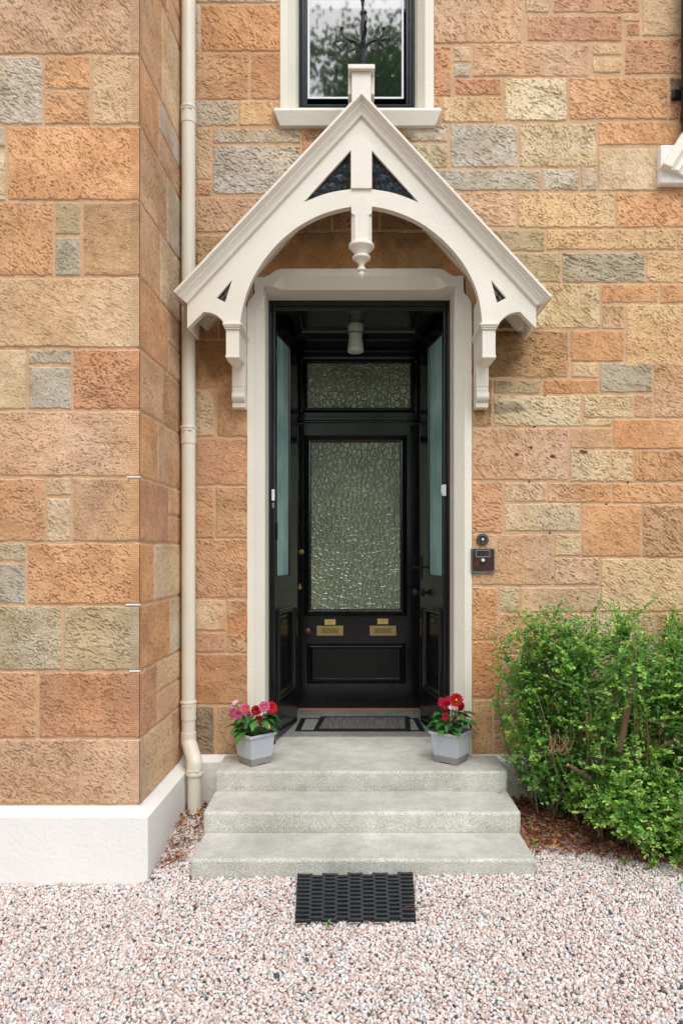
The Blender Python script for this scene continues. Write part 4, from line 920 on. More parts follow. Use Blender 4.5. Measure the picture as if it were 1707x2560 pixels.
# ------------------------------------------------------------------ mats
def flatmat(name, label, P, z, bw_side, bw_fb, m_in, th_, ang=0):
    (xl0, y0, xr0), (xl1, y1, xr1) = P
    o = thing(name, label, 'doormat', ((xl0 + xr0) / 2, y0, z))
    out = [(xl0, y0), (xr0, y0), (xr1, y1), (xl1, y1)]; inn = [(xl0 + bw_side, y0 + bw_fb), (xr0 - bw_side, y0 + bw_fb), (xr1 - bw_side, y1 - bw_fb), (xl1 + bw_side, y1 - bw_fb)]
    mb = MB(); vs = [(x, y, z) for x, y in out] + [(x, y, z + th_) for x, y in out] + [(x, y, z + th_) for x, y in inn] + [(x, y, z + .001) for x, y in inn]
    fs = []
    for a in (0, 4, 8):
        for i in range(4): fs.append((a + i, a + (i + 1) % 4, a + 4 + (i + 1) % 4, a + 4 + i))
    mb.add(vs, fs); mb.build('rubber_border', M['rubber'], o)
    mb = MB(); mb.add([(x, y, z + th_ + (.0012 if m_in is M['matrib'] else -.0015)) for x, y in inn], [(0, 1, 2, 3)]); mb.build('pile', m_in, o)
flatmat('doormat', 'wide pale grey doormat with black border on the porch slab, partly covered', ((-.362, .502, .462), (-.348, .845, .448)), .3604, .036, .022, M['matgrey'], .004)
flatmat('doormat', 'dark ribbed doormat with black border lying on the wider pale mat', ((-.244, .497, .370), (-.215, .865, .392)), .3662, .034, .030, M['matrib'], .005)
# ------------------------------------------------------------------ ground
def gz(x, y):
    x = np.asarray(x, float); y = np.asarray(y, float)
    z = .108 + .034 * y - .006 * np.clip(x, -3, 3) * -1 * -1 * 0 + .012 * np.clip(x, -1, 1.0)
    z = z - .070 * (1 - sm(-1.02, -.70, x)) * sm(-.15, -.6, y) if True else z
    z = np.where(y < -2.6, .108 - .034 * 2.6 + 0 * z, z)
    return z
def sm2(a, b, x): return 1 - sm(b, a, x)
_sm = sm
def sm(a, b, x):                                            # also falling ramps
    return _sm(a, b, x) if a < b else 1 - _sm(b, a, x)
xs_ = np.concatenate([[-80, -30, -12, -6], np.linspace(-3.2, 3.4, 67), [6, 12, 30, 80]]); ys_ = np.concatenate([[-120, -50, -20, -10, -5, -3.4], np.linspace(-2.6, .0, 40), [.05]])
Xg, Yg = np.meshgrid(xs_, ys_); Zg = gz(Xg, Yg); idx = np.arange(Xg.size).reshape(Xg.shape)
F = np.stack([idx[:-1, :-1], idx[:-1, 1:], idx[1:, 1:], idx[1:, :-1]], -1).reshape(-1, 4)
g = finish('ground', np_mesh('ground', np.stack([Xg, Yg, Zg - .008], -1).reshape(-1, 3), F), M['ground']); tag(g, kind='structure')
# crushed granite: every stone a small faceted lump
phi = (1 + 5 ** .5) / 2
IV = np.array([(-1, phi, 0), (1, phi, 0), (-1, -phi, 0), (1, -phi, 0), (0, -1, phi), (0, 1, phi), (0, -1, -phi), (0, 1, -phi), (phi, 0, -1), (phi, 0, 1), (-phi, 0, -1), (-phi, 0, 1)]) / math.sqrt(1 + phi * phi)
IF = np.array([(0, 11, 5), (0, 5, 1), (0, 1, 7), (0, 7, 10), (0, 10, 11), (1, 5, 9), (5, 11, 4), (11, 10, 2), (10, 7, 6), (7, 1, 8), (3, 9, 4), (3, 4, 2), (3, 2, 6), (3, 6, 8), (3, 8, 9), (4, 9, 5), (2, 4, 11), (6, 2, 10), (8, 6, 7), (9, 8, 1)])
def rocks(X, Y, Z, size, seed, flat=.62):
    r = np.random.default_rng(seed); n = len(X)
    P = np.repeat(IV[None], n, 0) * (1 + r.uniform(-.26, .26, (n, 12, 1))) * (1 + r.uniform(-.08, .08, (n, 12, 3)))
    sc = size[:, None] * .5 * np.stack([r.uniform(.85, 1.45, n), r.uniform(.7, 1.05, n), r.uniform(flat - .15, flat + .25, n)], 1); P = P * sc[:, None, :]
    q = r.normal(size=(n, 4)); q[:, 1:3] *= .45; q /= np.linalg.norm(q, axis=1)[:, None]
    w, x, y, z = q.T; Rm = np.stack([1 - 2 * (y * y + z * z), 2 * (x * y - z * w), 2 * (x * z + y * w), 2 * (x * y + z * w), 1 - 2 * (x * x + z * z), 2 * (y * z - x * w), 2 * (x * z - y * w), 2 * (y * z + x * w), 1 - 2 * (x * x + y * y)], 1).reshape(n, 3, 3)
    # keep the yaw fully random
    P = np.einsum('nij,nkj->nki', Rm, P); ya = r.uniform(0, 6.283, n); c, s = np.cos(ya)[:, None], np.sin(ya)[:, None]
    P = np.stack([P[..., 0] * c - P[..., 1] * s, P[..., 0] * s + P[..., 1] * c, P[..., 2]], -1)
    P += np.stack([X, Y, Z], 1)[:, None, :]
    F = IF[None] + (np.arange(n) * 12)[:, None, None]
    return P.reshape(-1, 3), F.reshape(-1, 3)
def scatter(x0, x1, y0, y1, step_, seed):
    r = np.random.default_rng(seed); xx, yy = np.meshgrid(np.arange(x0, x1, step_), np.arange(y0, y1, step_)); xx = xx.ravel() + r.uniform(-.6, .6, xx.size) * step_; yy = yy.ravel() + r.uniform(-.6, .6, yy.size) * step_
    return xx, yy
def clear(x, y):                                            # not under steps, bay, walls
    ok = (y < -.055) & ~((x > -.712) & (x < .808) & (y > -.874)) & ~((x < -.912) & (y > -.777))
    return ok
Xs, Ys, Ss, Zs = [], [], [], []
r = np.random.default_rng(3)
for k, (stp, lo, hi, dz) in enumerate(((.0130, .0115, .0185, .000), (.0135, .011, .018, .005), (.0165, .0115, .020, .010))):
    x, y = scatter(-2.3, 2.6, -2.35, -.05, stp, 40 + k); m_ = clear(x, y) & (np.abs(x) < (y + 4.3) * .66 + .25); x, y = x[m_], y[m_]
    if k == 2: m_ = r.random(len(x)) < .75; x, y = x[m_], y[m_]
    # behind the litter at right, stones are mostly covered
    Xs.append(x); Ys.append(y); Ss.append(lo + (hi - lo) * r.random(len(x)) ** 1.6); Zs.append(gz(x, y) - .006 + dz + .004 * vn(x / .12, y / .12, 9))
X_, Y_, S_, Z_ = map(np.concatenate, (Xs, Ys, Ss, Zs))
V, F = rocks(X_, Y_, Z_, S_, 11)
gr = finish('gravel', np_mesh('gravel', V, F), M['gravel']); tag(gr, 'pink and grey granite chippings covering the ground', 'gravel', kind='stuff')
# a few dark stones, seen singly here and there, are part of the same spread

# rubber link mat on the gravel
mt = thing('doormat', 'black rubber link doormat lying on the gravel at the foot of the steps', 'doormat', (.0, -1.05, .08))
mb = MB(); ncol, nrow = 9, 12; x0, x1 = -.231, .257; y1_, y0_ = -.885, -1.262; pw = (x1 - x0) / ncol; ph = (y1_ - y0_) / nrow
zf = lambda x, y: float(gz(x, y)) + .012 + .004 * float(vn(x / .1, y / .1, 4))
for c in range(ncol):
    for r_ in range(nrow):
        off = .5 if c % 2 else 0.0
        yc = y1_ - ph * (r_ + .35 + off); xa = x0 + c * pw - .006; xb = x0 + (c + 1) * pw + .006; hw = .0052; n = 7; sg = random.uniform(-.0015, .0015)
        if r_ == nrow - 1 and off: continue
        vs = []; z = zf((xa + xb) / 2, yc)
        for i in range(n):
            t = i / (n - 1); x = xa + (xb - xa) * t ; bow = .0050 * (1 - (2 * t - 1) ** 2) + sg * t; w = hw + (.0028 if i in (0, n - 1) else (.0012 if i in (1, n - 2) else 0))
            x += (x - (x0 + x1) / 2) * .08 * (yc - y1_) / .37
            yy = yc - bow
            vs += [(x, yy - w, z), (x, yy - w, z + .013), (x, yy - w * .4, z + .018), (x, yy + w * .4, z + .018), (x, yy + w, z + .013), (x, yy + w, z)]
        fs = [(i * 6 + j, i * 6 + (j + 1) % 6, (i + 1) * 6 + (j + 1) % 6, (i + 1) * 6 + j) for i in range(n - 1) for j in range(6)] + [tuple(range(6)), tuple(range((n - 1) * 6, n * 6))[::-1]]
        mb.add(vs, fs)
mb.build('rubber_links', M['rubber'], mt, .001, seg=1)
ZW = mat('zinc_wire', lin((190, 190, 190)), .35, .5, .8)
for c in range(0, ncol, 2):
    mb = MB()
    for dx in (.010, .034):
        x = x0 + c * pw + dx; x -= (x - (x0 + x1) / 2) * .08; y = y0_ - .002; mb.tube([(x - .009, y - .004, zf(x, y) + .011), (x + .009, y - .004, zf(x, y) + .011)], .0016, 6)
    mb.build('wire_end', ZW, mt)

# ------------------------------------------------------------------ flower pots
def pot(xf, yf, A, side_b, side_t, H, label):
    """front corner of the base at (xf,yf); A = angle of the left face"""
    z0 = .362; cx, cy = xf, yf + side_b / math.sqrt(2) * math.cos(R(45 - A))
    o = thing('flower_pot', label, 'plant pot', (cx, cy, z0)); rot = -R(A)
    corner = lambda s_, z: [(cx + (a * math.cos(rot) - b * math.sin(rot)) * s_ / 2, cy + (a * math.sin(rot) + b * math.cos(rot)) * s_ / 2, z) for a, b in ((-1, -1), (1, -1), (1, 1), (-1, 1))]
    # faces ring with ribs
    def ring(s_, z, rib):
        pts = []; n = 34
        for (a, b), (c, d) in zip(((-1, -1), (1, -1), (1, 1), (-1, 1)), ((1, -1), (1, 1), (-1, 1), (-1, -1))):
            for i in range(n):
                t = i / n; u, v = a + (c - a) * t, b + (d - b) * t; k = 1 + (rib * (1 if i % 2 else -1) if 2 < i < n - 1 else 0) / (s_ / 2)
                rr_ = .965 if i == 0 else 1.0                 # softened corner
                u, v = u * k * rr_, v * k * rr_; pts.append((cx + (u * math.cos(rot) - v * math.sin(rot)) * s_ / 2, cy + (u * math.sin(rot) + v * math.cos(rot)) * s_ / 2, z))
        return pts
    S_ = lambda z: side_b + (side_t - .012 - side_b) * (z / H)
    def loft(rings):
        mb = MB(); n = len(rings[0]); vs = [p for r_ in rings for p in r_]; mb.add(vs, [(i * n + j, i * n + (j + 1) % n, (i + 1) * n + (j + 1) % n, (i + 1) * n + j) for i in range(len(rings) - 1) for j in range(n)]); return mb
    feet = ring(S_(0), z0, 0)
    low = [(x, y, z + (.004 if (i % 34) > 9 and (i % 34) < 25 else 0)) for i, (x, y, z) in enumerate(feet)]
    mb = loft([low, ring(S_(.036) + .001, z0 + .036, 0), ring(S_(.037) - .001, z0 + .0365, 0)]); mb.build('base_band', M['potbase'], o)
    mb = loft([ring(S_(.0365) - .001, z0 + .0365, .0), ring(S_(.040), z0 + .040, .0011), ring(S_(H - .014), z0 + H - .014, .0011), ring(S_(H - .012), z0 + H - .012, 0)]); mb.build('wall', M['potgrey'], o)
    a = [ring(S_(H - .012), z0 + H - .012, 0), ring(side_t + .0, z0 + H - .012, 0), ring(side_t + .002, z0 + H, 0), ring(side_t - .018, z0 + H + .0005, 0), ring(side_t - .022, z0 + H - .03, 0)]
    mb = loft(a); mb.build('rim', M['potgrey'], o, 0)
    mb = MB(); mb.add(corner(side_t - .022, z0 + H - .022), [(0, 1, 2, 3)]); mb.build('soil', M['soil'], o)
    return cx, cy, z0 + H
P1 = pot(-.5247, -.232, 48, .128, .172, .163, 'square pale grey pot of pink and red dahlias left of the steps')
P2 = pot(.538, -.207, 34.5, .134, .184, .165, 'square pale grey pot of crimson dahlias right of the door')
def flower(pl_, c, rad, cin, ctip, eye=None, layers=3, facing=(0, -1, .35), cup=.15, npet=11, seed=0, half=False):
    r = random.Random(seed); F_ = Vector(facing).normalized(); ax = F_.cross(Vector((0, 0, 1))).normalized(); ay = F_.cross(ax); c = Vector(c); mb = MB()
    for L in range(layers):
        k = L / max(1, layers); n = max(6, int(npet * (1 - .22 * L))); Lp = rad * (1 - .26 * L); tilt = cup + .45 * k
        for i in range(n):
            if half and i % 2: continue
            th_ = 6.283 * (i + .5 * (L % 2) + r.uniform(-.12, .12)) / n; d = (ax * math.cos(th_) + ay * math.sin(th_)); s_ = F_.cross(d)
            dd = (d * math.cos(tilt) + F_ * math.sin(tilt)).normalized(); up = (F_ * math.cos(tilt) - d * math.sin(tilt)).normalized(); w = Lp * r.uniform(.24, .30); L2 = Lp * r.uniform(.9, 1.06)
            pr_ = []
            for t, ww, hh in ((.10, .35, .0), (.45, .95, .06), (.78, .85, .05), (1.0, .12, -.02)):
                q0 = c + dd * L2 * t + up * (hh * L2); col = tuple(a * (1 - sm(.25, .95, t)) + b * sm(.25, .95, t) for a, b in zip(cin, ctip)); f = r.uniform(.68, 1.12)
                cmid = tuple(float(a * .5 + b * .5) * f for a, b in zip(col, cin)); col = tuple(float(v) * f for v in col)
                pr_.append((q0, ww * w, col, cmid))
            o_ = len(mb.v)
            for q0, ww, col, cm in pr_:
                for sgn, h_ in ((-1, .22), (0, 0), (1, .22)): mb.v.append(tuple(q0 + s_ * sgn * ww + up * h_ * ww)); mb.c.append(col if sgn else cm)
            for a in range(3):
                for b in range(2): mb.f.append((o_ + a * 3 + b, o_ + a * 3 + b + 1, o_ + a * 3 + b + 4, o_ + a * 3 + b + 3)); mb.m.append(0)
    if eye:
        n0 = len(mb.v); mb.ball(tuple(c + F_ * rad * .12), rad * .17, 8, 6, (1, 1, 1)); mb.c += [eye] * (len(mb.v) - n0)
        for _ in range(14):
            n0 = len(mb.v); a_ = r.uniform(0, 6.28); q_ = c + F_ * rad * .26 + (ax * math.cos(a_) + ay * math.sin(a_)) * rad * .12; mb.ball(tuple(q_), rad * .04, 5, 4); mb.c += [eye] * (len(mb.v) - n0)
    n0 = len(mb.v); mb.lathe([(rad * .04, -.02), (rad * .22, -.008), (rad * .16, .0)], (0, 0, 0), 8, Matrix.Translation(c - F_ * .004) @ F_.to_track_quat('Z', 'Y').to_matrix().to_4x4()); mb.c += [GRN] * (len(mb.v) - n0)
    o = mb.build('flower', M['petal'], pl_); return o
GRN = lin((92, 140, 62))
def leafmesh(mb, base, d, up, L, W, col, serr=True, curl=.25, r=random):
    """broad pointed leaf with a folded midrib and toothed edge"""
    d = d.normalized(); s_ = d.cross(up).normalized(); up = s_.cross(d).normalized(); pr_ = ((0, .05), (.14, .55), (.28, .86), (.34, .80), (.48, 1.0), (.54, .88), (.68, .78), (.74, .64), (.88, .36), (1.0, .0)); o_ = len(mb.v)
    for t, w in pr_:
        q0 = base + d * L * t + up * L * (.18 * math.sin(t * 2.2) - curl * t * t)
        for sgn in (-1, 0, 1):
            k = random.uniform(.9, 1.1); mb.v.append(tuple(q0 + s_ * sgn * w * W * .5 + up * (abs(sgn) * w * W * .16))); f = random.uniform(.94, 1.06) * (1.15 if sgn == 0 else 1); mb.c.append(tuple(c * f for c in col))
    for a in range(len(pr_) - 1):
        for b in range(2): mb.f.append((o_ + a * 3 + b, o_ + a * 3 + b + 1, o_ + a * 3 + b + 4, o_ + a * 3 + b + 3)); mb.m.append(0)
PK, WH, RD, DR, MG, CR, PP = lin((214, 40, 96)), lin((246, 222, 228)), lin((206, 6, 14)), lin((120, 2, 10)), lin((182, 8, 80)), lin((196, 8, 44)), lin((250, 206, 210)); EY = lin((240, 190, 20))  # DR at the base of red petals puts shading contrast into their colour
STR = lin((150, 8, 50)); ST2 = lin((230, 120, 158))
def plant(P, conv, label, flowers, nleaf, seed, spread):
    cx, cy, zt_ = P; r = random.Random(seed); random.seed(seed); pl_ = thing('dahlia_plant', label, 'flowering plant', (cx, cy, zt_ - .03)); stems = MB()
    for (fx, fy, fr, ci, ct, eye, lay, face, dy, kw) in flowers:
        sx, sy = conv(fx, fy); yy = cy + dy; s_ = FPX / (yy - CY); X = PX(sx, s_); Z = PZ(sy, s_); rad = fr / conv.k / s_
        flower(pl_, (X, yy, Z), rad, ci, ct, eye, lay, face, seed=int(fx), **kw)
        b = Vector((cx + r.uniform(-.03, .03), cy + r.uniform(-.02, .02), zt_ - .02)); e = Vector((X, yy + .01, Z - .006)); m_ = b.lerp(e, .5) + Vector((0, 0, .012)); stems.tube([b, m_, e], [.003, .0024, .002], 6)
    stems.c = [GRN] * len(stems.v); stems.build('stem', M['dleaf'], pl_)
    lm = MB()
    for i in range(nleaf):
        a = r.uniform(0, 6.283); lay = r.random(); el = r.uniform(-.35, .5) * (1.3 - lay); base = Vector((cx + math.cos(a) * .02, cy + math.sin(a) * .02, zt_ - .005 + lay * .085))
        L = r.uniform(.052, .088); rr_ = r.uniform(.02, spread) * (1.15 - .5 * lay); b = base + Vector((math.cos(a) * rr_, math.sin(a) * rr_ * .9, .012 * r.random()))
        d = Vector((math.cos(a), math.sin(a), el)); g_ = r.random(); col = lin((40 + 50 * g_, 92 + 52 * g_, 40 + 24 * g_))
        if i == 3: col = lin((200, 150, 90))
        stems2 = None; leafmesh(lm, b, d, Vector((0, 0, 1)), L, L * r.uniform(.62, .8), col, curl=r.uniform(.2, .75))
        o_ = len(lm.v); lm.tube([base, b], [.0018, .0014], 5); lm.c += [GRN] * (len(lm.v) - o_)
    lm.build('leaves', M['dleaf'], pl_)
def cv(k, ox, oy):
    f = lambda x, y: (ox + x / k, oy + y / k); f.k = k; return f
FL = (0, -1, .35)
plant(P1, cv(8.711, 540, 1730), 'dahlia plant with striped pink blooms at left and deep red blooms at right', [
    (435, 250, 92, WH, lin((238, 180, 196)), None, 2, (-.2, -.6, .8), -.01, dict(npet=8, cup=.5)), (390, 320, 80, WH, PP, None, 2, (-.3, -1, .2), .0, dict(npet=9)),
    (395, 450, 118, STR, ST2, None, 4, (-.4, -1, .2), -.02, dict(npet=13)), (485, 480, 124, STR, ST2, None, 4, (0, -1, .1), -.035, dict(npet=14)), (635, 355, 132, CR, lin((246, 140, 170)), EY, 2, (.1, -1, .25), -.03, dict(npet=12)),
    (695, 430, 62, CR, CR, None, 3, (.3, -1, .1), -.03, {}), (712, 515, 96, STR, ST2, None, 3, (.2, -1, -.05), -.045, dict(npet=9)), (885, 400, 126, DR, lin((200, 6, 16)), None, 4, (-.2, -1, .2), -.02, dict(npet=14)),
    (935, 595, 104, lin((110, 4, 14)), DR, None, 4, (0, -1, .1), -.05, {}), (1050, 325, 138, MG, lin((240, 140, 186)), EY, 2, (0, -1, .35), -.02, dict(npet=12)), (1200, 345, 142, lin((170, 4, 8)), lin((232, 14, 20)), None, 4, (.4, -1, .2), .0, dict(npet=14)),
    (1262, 498, 42, MG, MG, None, 2, (.5, -.6, .5), .01, dict(npet=6, cup=1.1)), (1075, 592, 38, DR, GRN, None, 2, (.2, -.8, .4), -.03, dict(npet=6, cup=1.2))], 46, 21, .062)
plant(P2, cv(10.453, 1050, 1720), 'dahlia plant with crimson blooms, one red bloom showing a yellow eye', [
    (930, 315, 200, DR, lin((214, 10, 34)), EY, 3, (.15, -1, .35), -.035, dict(npet=14)), (600, 385, 150, CR, MG, None, 4, (-.4, -1, .3), .0, dict(npet=13)), (680, 455, 140, DR, CR, None, 4, (-.1, -1, .1), -.025, dict(npet=13)),
    (1055, 480, 126, DR, MG, None, 3, (.5, -1, -.1), .01, {}), (735, 275, 80, MG, MG, None, 3, (-.1, -1, .5), .02, {}), (835, 545, 130, PP, WH, None, 2, (-.2, -.6, .8), -.045, dict(npet=8, cup=.7)),
    (665, 750, 108, DR, RD, None, 4, (-.2, -1, .2), -.05, dict(npet=12)), (890, 770, 68, DR, RD, None, 3, (.1, -1, .1), -.045, {}), (1120, 740, 100, DR, RD, None, 4, (.3, -1, .2), -.02, dict(npet=12)),
    (770, 850, 58, PP, CR, None, 2, (-.2, -1, .4), -.055, dict(npet=6, cup=1.1)), (950, 600, 45, MG, PP, None, 2, (.2, -1, .2), -.03, dict(npet=6, cup=1.0))], 40, 22, .058)

# ------------------------------------------------------------------ evergreen shrub at the right
def shrub_field():
    sh = thing('shrub', 'large glossy green evergreen shrub against the wall right of the steps', 'shrub', (1.45, -.35, .1)); r = random.Random(31); rn = np.random.default_rng(31)
    def env(x, z):                                           # front limit (y) of the foliage at x,z
        return 0
    # silhouette in source pixels -> keep shoots inside it
    sil = [(1210, 2010), (1255, 1930), (1218, 1880), (1208, 1830), (1240, 1800), (1222, 1740), (1222, 1640), (1212, 1560), (1216, 1525), (1245, 1500), (1290, 1484), (1340, 1470), (1400, 1484), (1470, 1472), (1540, 1482), (1600, 1480), (1680, 1490), (1760, 1480), (2200, 1480), (2200, 2300), (1640, 2180), (1560, 2110), (1480, 2080), (1420, 2050), (1330, 2000), (1290, 1960)]
    def inside_sil(p):
        s_ = FPX / (p[1] - CY); return inside((880 + p[0] * s_, 1378 - (p[2] - CZ) * s_), sil)
    wood = MB(); roots = []
    tips = []; LV = []; LN = []; LU = []; LC = []; LS = []
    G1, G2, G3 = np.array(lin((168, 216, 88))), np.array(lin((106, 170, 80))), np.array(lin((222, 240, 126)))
    def addleaf(p, d, up, L, c): LV.append(tuple(p)); LN.append(tuple(d)); LU.append(tuple(up)); LS.append(L); LC.append(c)
    brown, pale = lin((112, 92, 66)), lin((150, 134, 104))
    stems = []
    for i in range(150):
        bx, by = r.uniform(.97, 2.55), r.uniform(-.62, -.12)
        if bx < 1.15 and by < -.4: by += .3
        a = r.uniform(0, 6.283); lean = r.uniform(.05, .5); h = r.uniform(.55, 1.16)
        tx = bx + (bx - 1.55) * .25 * h + math.cos(a) * lean * .5; ty = by + math.sin(a) * lean * .35 - .05; b = Vector((bx, by, float(gz(bx, by)) - .02)); t = Vector((tx, min(ty, -.06), b.z + h))
        m_ = b.lerp(t, .5) + Vector((r.uniform(-.07, .07), r.uniform(-.05, .05), .03)); pts = smooth([tuple(b), tuple(m_), tuple(t)], 5); r0 = r.uniform(.0035, .008)
        n0 = len(wood.v); wood.tube(pts, [r0 * (1 - .7 * k / len(pts)) for k in range(len(pts))], 6); wood.c += [brown if r.random() < .6 else pale] * (len(wood.v) - n0); stems.append([Vector(p) for p in pts])
    stems2 = []; inner = list(stems); placed = 0; tries = 0
    while placed < 5200 and tries < 90000:
        tries += 1; st_ = r.choice(stems); k = r.uniform(.25, 1.0); q = st_[min(int(k * (len(st_) - 1)), len(st_) - 1)]
        # shoots reach outward: front, left and up
        d = Vector((r.gauss(-.12, .55), r.gauss(-.50, .50), r.gauss(.45, .45)))
        if q.z < .5: d.z -= .25
        d.normalize(); L = r.uniform(.10, .24) * (1.25 if q.z > .8 else 1); e = q + d * L + Vector((0, 0, -.02)); tip = e + Vector((0, 0, r.uniform(0, .04)))
        if placed < 3300 and not inside_sil(e + Vector((r.gauss(0, .07), 0, r.gauss(.03, .07)))) and r.random() < .9: continue
        s9 = FPX / (e.y - CY); ex, ez = 880 + e.x * s9, 1378 - (e.z - CZ) * s9
        if placed < 3300 and r.random() < .86 and e.y < -.30 and (((ex - 1425) / 100) ** 2 + ((ez - 1850) / 125) ** 2 < 1 or ((ex - 1625) / 90) ** 2 + ((ez - 1830) / 70) ** 2 < 1): continue
        if e.y > -.05 or e.z < gz(e.x, e.y) + .02 or not inside_sil(e) or not inside_sil(q) or e.y < -.95: continue
        pts = smooth([tuple(q), tuple(q.lerp(e, .5) + Vector((r.uniform(-.015, .015), 0, .012))), tuple(tip)], 3); n0 = len(wood.v)
        wood.tube(pts, [.0022 * (1 - .6 * j / len(pts)) for j in range(len(pts))], 4, cap=False); yg = r.random(); wood.c += [lin((130, 138, 70)) if yg > .3 else pale] * (len(wood.v) - n0)
        nl = int(L / .0078); side = 1; mix = rn.random() * .8
        for j in range(nl):
            t = (j + 1) / nl; x = t * (len(pts) - 1); i0 = min(int(x), len(pts) - 2); p = Vector(pts[i0]).lerp(Vector(pts[i0 + 1]), x - i0); dd = (Vector(pts[i0 + 1]) - Vector(pts[i0])).normalized()
            az = r.uniform(0, 6.283) if r.random() < .3 else (1.2 * side + r.gauss(0, .35)); side = -side; pr0 = dd.cross(Vector((0, 0, 1))); pr0 = pr0.normalized() if pr0.length > .01 else Vector((1, 0, 0)); pu = pr0.cross(dd)
            out = (pr0 * math.sin(az) + pu * math.cos(az) * .7); ld = (dd * .55 + out * .9 + Vector((0, -.12, .10))).normalized(); nrm = (Vector((0, -.35, 1)) + Vector((r.gauss(0, .35), r.gauss(0, .35), 0))).normalized()
            c = G1 * mix + G2 * (1 - mix)
            if t > .86: c = c * .45 + G3 * .55
            elif r.random() < .18: c = G2 * .8
            addleaf(p, ld, nrm, r.uniform(.015, .025) * (1 if t < .9 else .7), tuple(c * r.uniform(.8, 1.15)))
        placed += 1
        if placed == 3300:                                   # the rest are low shoots creeping over the gravel at the right
            for i in range(60):
                b = Vector((r.uniform(1.25, 2.4), r.uniform(-.75, -.5), 0)); b.z = float(gz(b.x, b.y)); t = b + Vector((r.uniform(-.15, .1), r.uniform(-.22, -.05), r.uniform(.08, .45)))
                pts = smooth([tuple(b), tuple(b.lerp(t, .5) + Vector((0, 0, .04))), tuple(t)], 5); n0 = len(wood.v); wood.tube(pts, [.003 * (1 - .5 * k / len(pts)) for k in range(len(pts))], 5); wood.c += [brown] * (len(wood.v) - n0); stems2.append([Vector(p) for p in pts])
            stems[:] = stems2
    # inner leaf fill
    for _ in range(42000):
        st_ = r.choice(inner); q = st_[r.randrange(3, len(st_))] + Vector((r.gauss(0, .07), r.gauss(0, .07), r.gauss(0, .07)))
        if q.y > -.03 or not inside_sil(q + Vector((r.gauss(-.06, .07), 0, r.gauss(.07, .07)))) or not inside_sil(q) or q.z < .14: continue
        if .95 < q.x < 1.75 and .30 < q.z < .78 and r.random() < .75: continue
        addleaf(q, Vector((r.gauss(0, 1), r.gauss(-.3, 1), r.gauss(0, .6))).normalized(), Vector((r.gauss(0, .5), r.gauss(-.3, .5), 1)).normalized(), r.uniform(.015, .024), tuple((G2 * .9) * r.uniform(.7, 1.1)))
    # runner near the litter
    P = np.array(LV); D = np.array(LN); U = np.array(LU); Lz = np.array(LS); Cc = np.array(LC)
    Sd = np.cross(D, U); Sd /= np.linalg.norm(Sd, axis=1)[:, None] + 1e-9; Un = np.cross(Sd, D); n = len(P); L1 = Lz[:, None]
    pts = [P, P + D * L1 * .35 + Sd * L1 * .33 + Un * L1 * .07, P + D * L1 * .72 + Sd * L1 * .25 + Un * L1 * .05, P + D * L1 * 1.0 - Un * L1 * .10, P + D * L1 * .72 - Sd * L1 * .25 + Un * L1 * .05, P + D * L1 * .35 - Sd * L1 * .33 + Un * L1 * .07, P + D * L1 * .5 - Un * L1 * .02]
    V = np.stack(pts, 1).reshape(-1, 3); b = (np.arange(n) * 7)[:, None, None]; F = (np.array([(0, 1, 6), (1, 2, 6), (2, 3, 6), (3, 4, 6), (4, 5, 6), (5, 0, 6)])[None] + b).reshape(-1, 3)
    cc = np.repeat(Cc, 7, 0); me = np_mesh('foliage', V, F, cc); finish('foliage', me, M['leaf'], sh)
    for i in range(26):                                      # pale bare stems fanning up through the open middle
        b = Vector((r.uniform(1.15, 1.75), r.uniform(-.55, -.42), .08)); h = r.uniform(.5, .95); t = b + Vector((r.uniform(-.30, .22), r.uniform(-.10, .02), h)); pts = smooth([tuple(b), tuple(b.lerp(t, .5) + Vector((r.uniform(-.03, .03), -.02, 0))), tuple(t)], 5); r0 = r.uniform(.003, .0075); n0 = len(wood.v)
        wood.tube(pts, [r0 * (1 - .6 * k / len(pts)) for k in range(len(pts))], 6); wood.c += [tuple(c * r.uniform(.8, 1.1) for c in lin((168, 150, 116)))] * (len(wood.v) - n0)
    # sawn-off stubs and dead twigs
    def stub(px, py, y, dx, dz, L, rad):
        s_ = FPX / (y - CY); t = Vector((PX(px, s_), y, PZ(py, s_))); b = t - Vector((dx, -.12, dz)).normalized() * L; n0 = len(wood.v); wood.tube([b, b.lerp(t, .3) + Vector((rad * .3, 0, 0)), b.lerp(t, .7) + Vector((-rad * .2, 0, 0)), t], [rad * 1.1, rad * .86, rad * 1.02, rad * .9], 12); wood.c += [tuple(c * r.uniform(.7, 1.15) for c in lin((118, 96, 72))) for _ in range(len(wood.v) - n0)]
        n0 = len(wood.v); d_ = (t - b).normalized(); wood.tube([t, t + d_ * .001], [rad * .9, rad * .86], 12); wood.c += [lin((206, 172, 136))] * (len(wood.v) - n0)
    for a in ((1578, 1722, -.72, .16, 1, .30, .016), (1556, 1760, -.66, .05, 1, .16, .007), (1536, 1760, -.66, -.05, 1, .14, .005), (1466, 1782, -.68, -.05, 1, .13, .006), (1600, 1782, -.70, .15, 1, .17, .007), (1418, 1912, -.70, -.6, .35, .13, .008), (1695, 1846, -.68, 1, .55, .22, .009), (1668, 1776, -.66, .3, 1, .12, .010), (1686, 1640, -.6, .5, .3, .1, .006)): stub(*a)
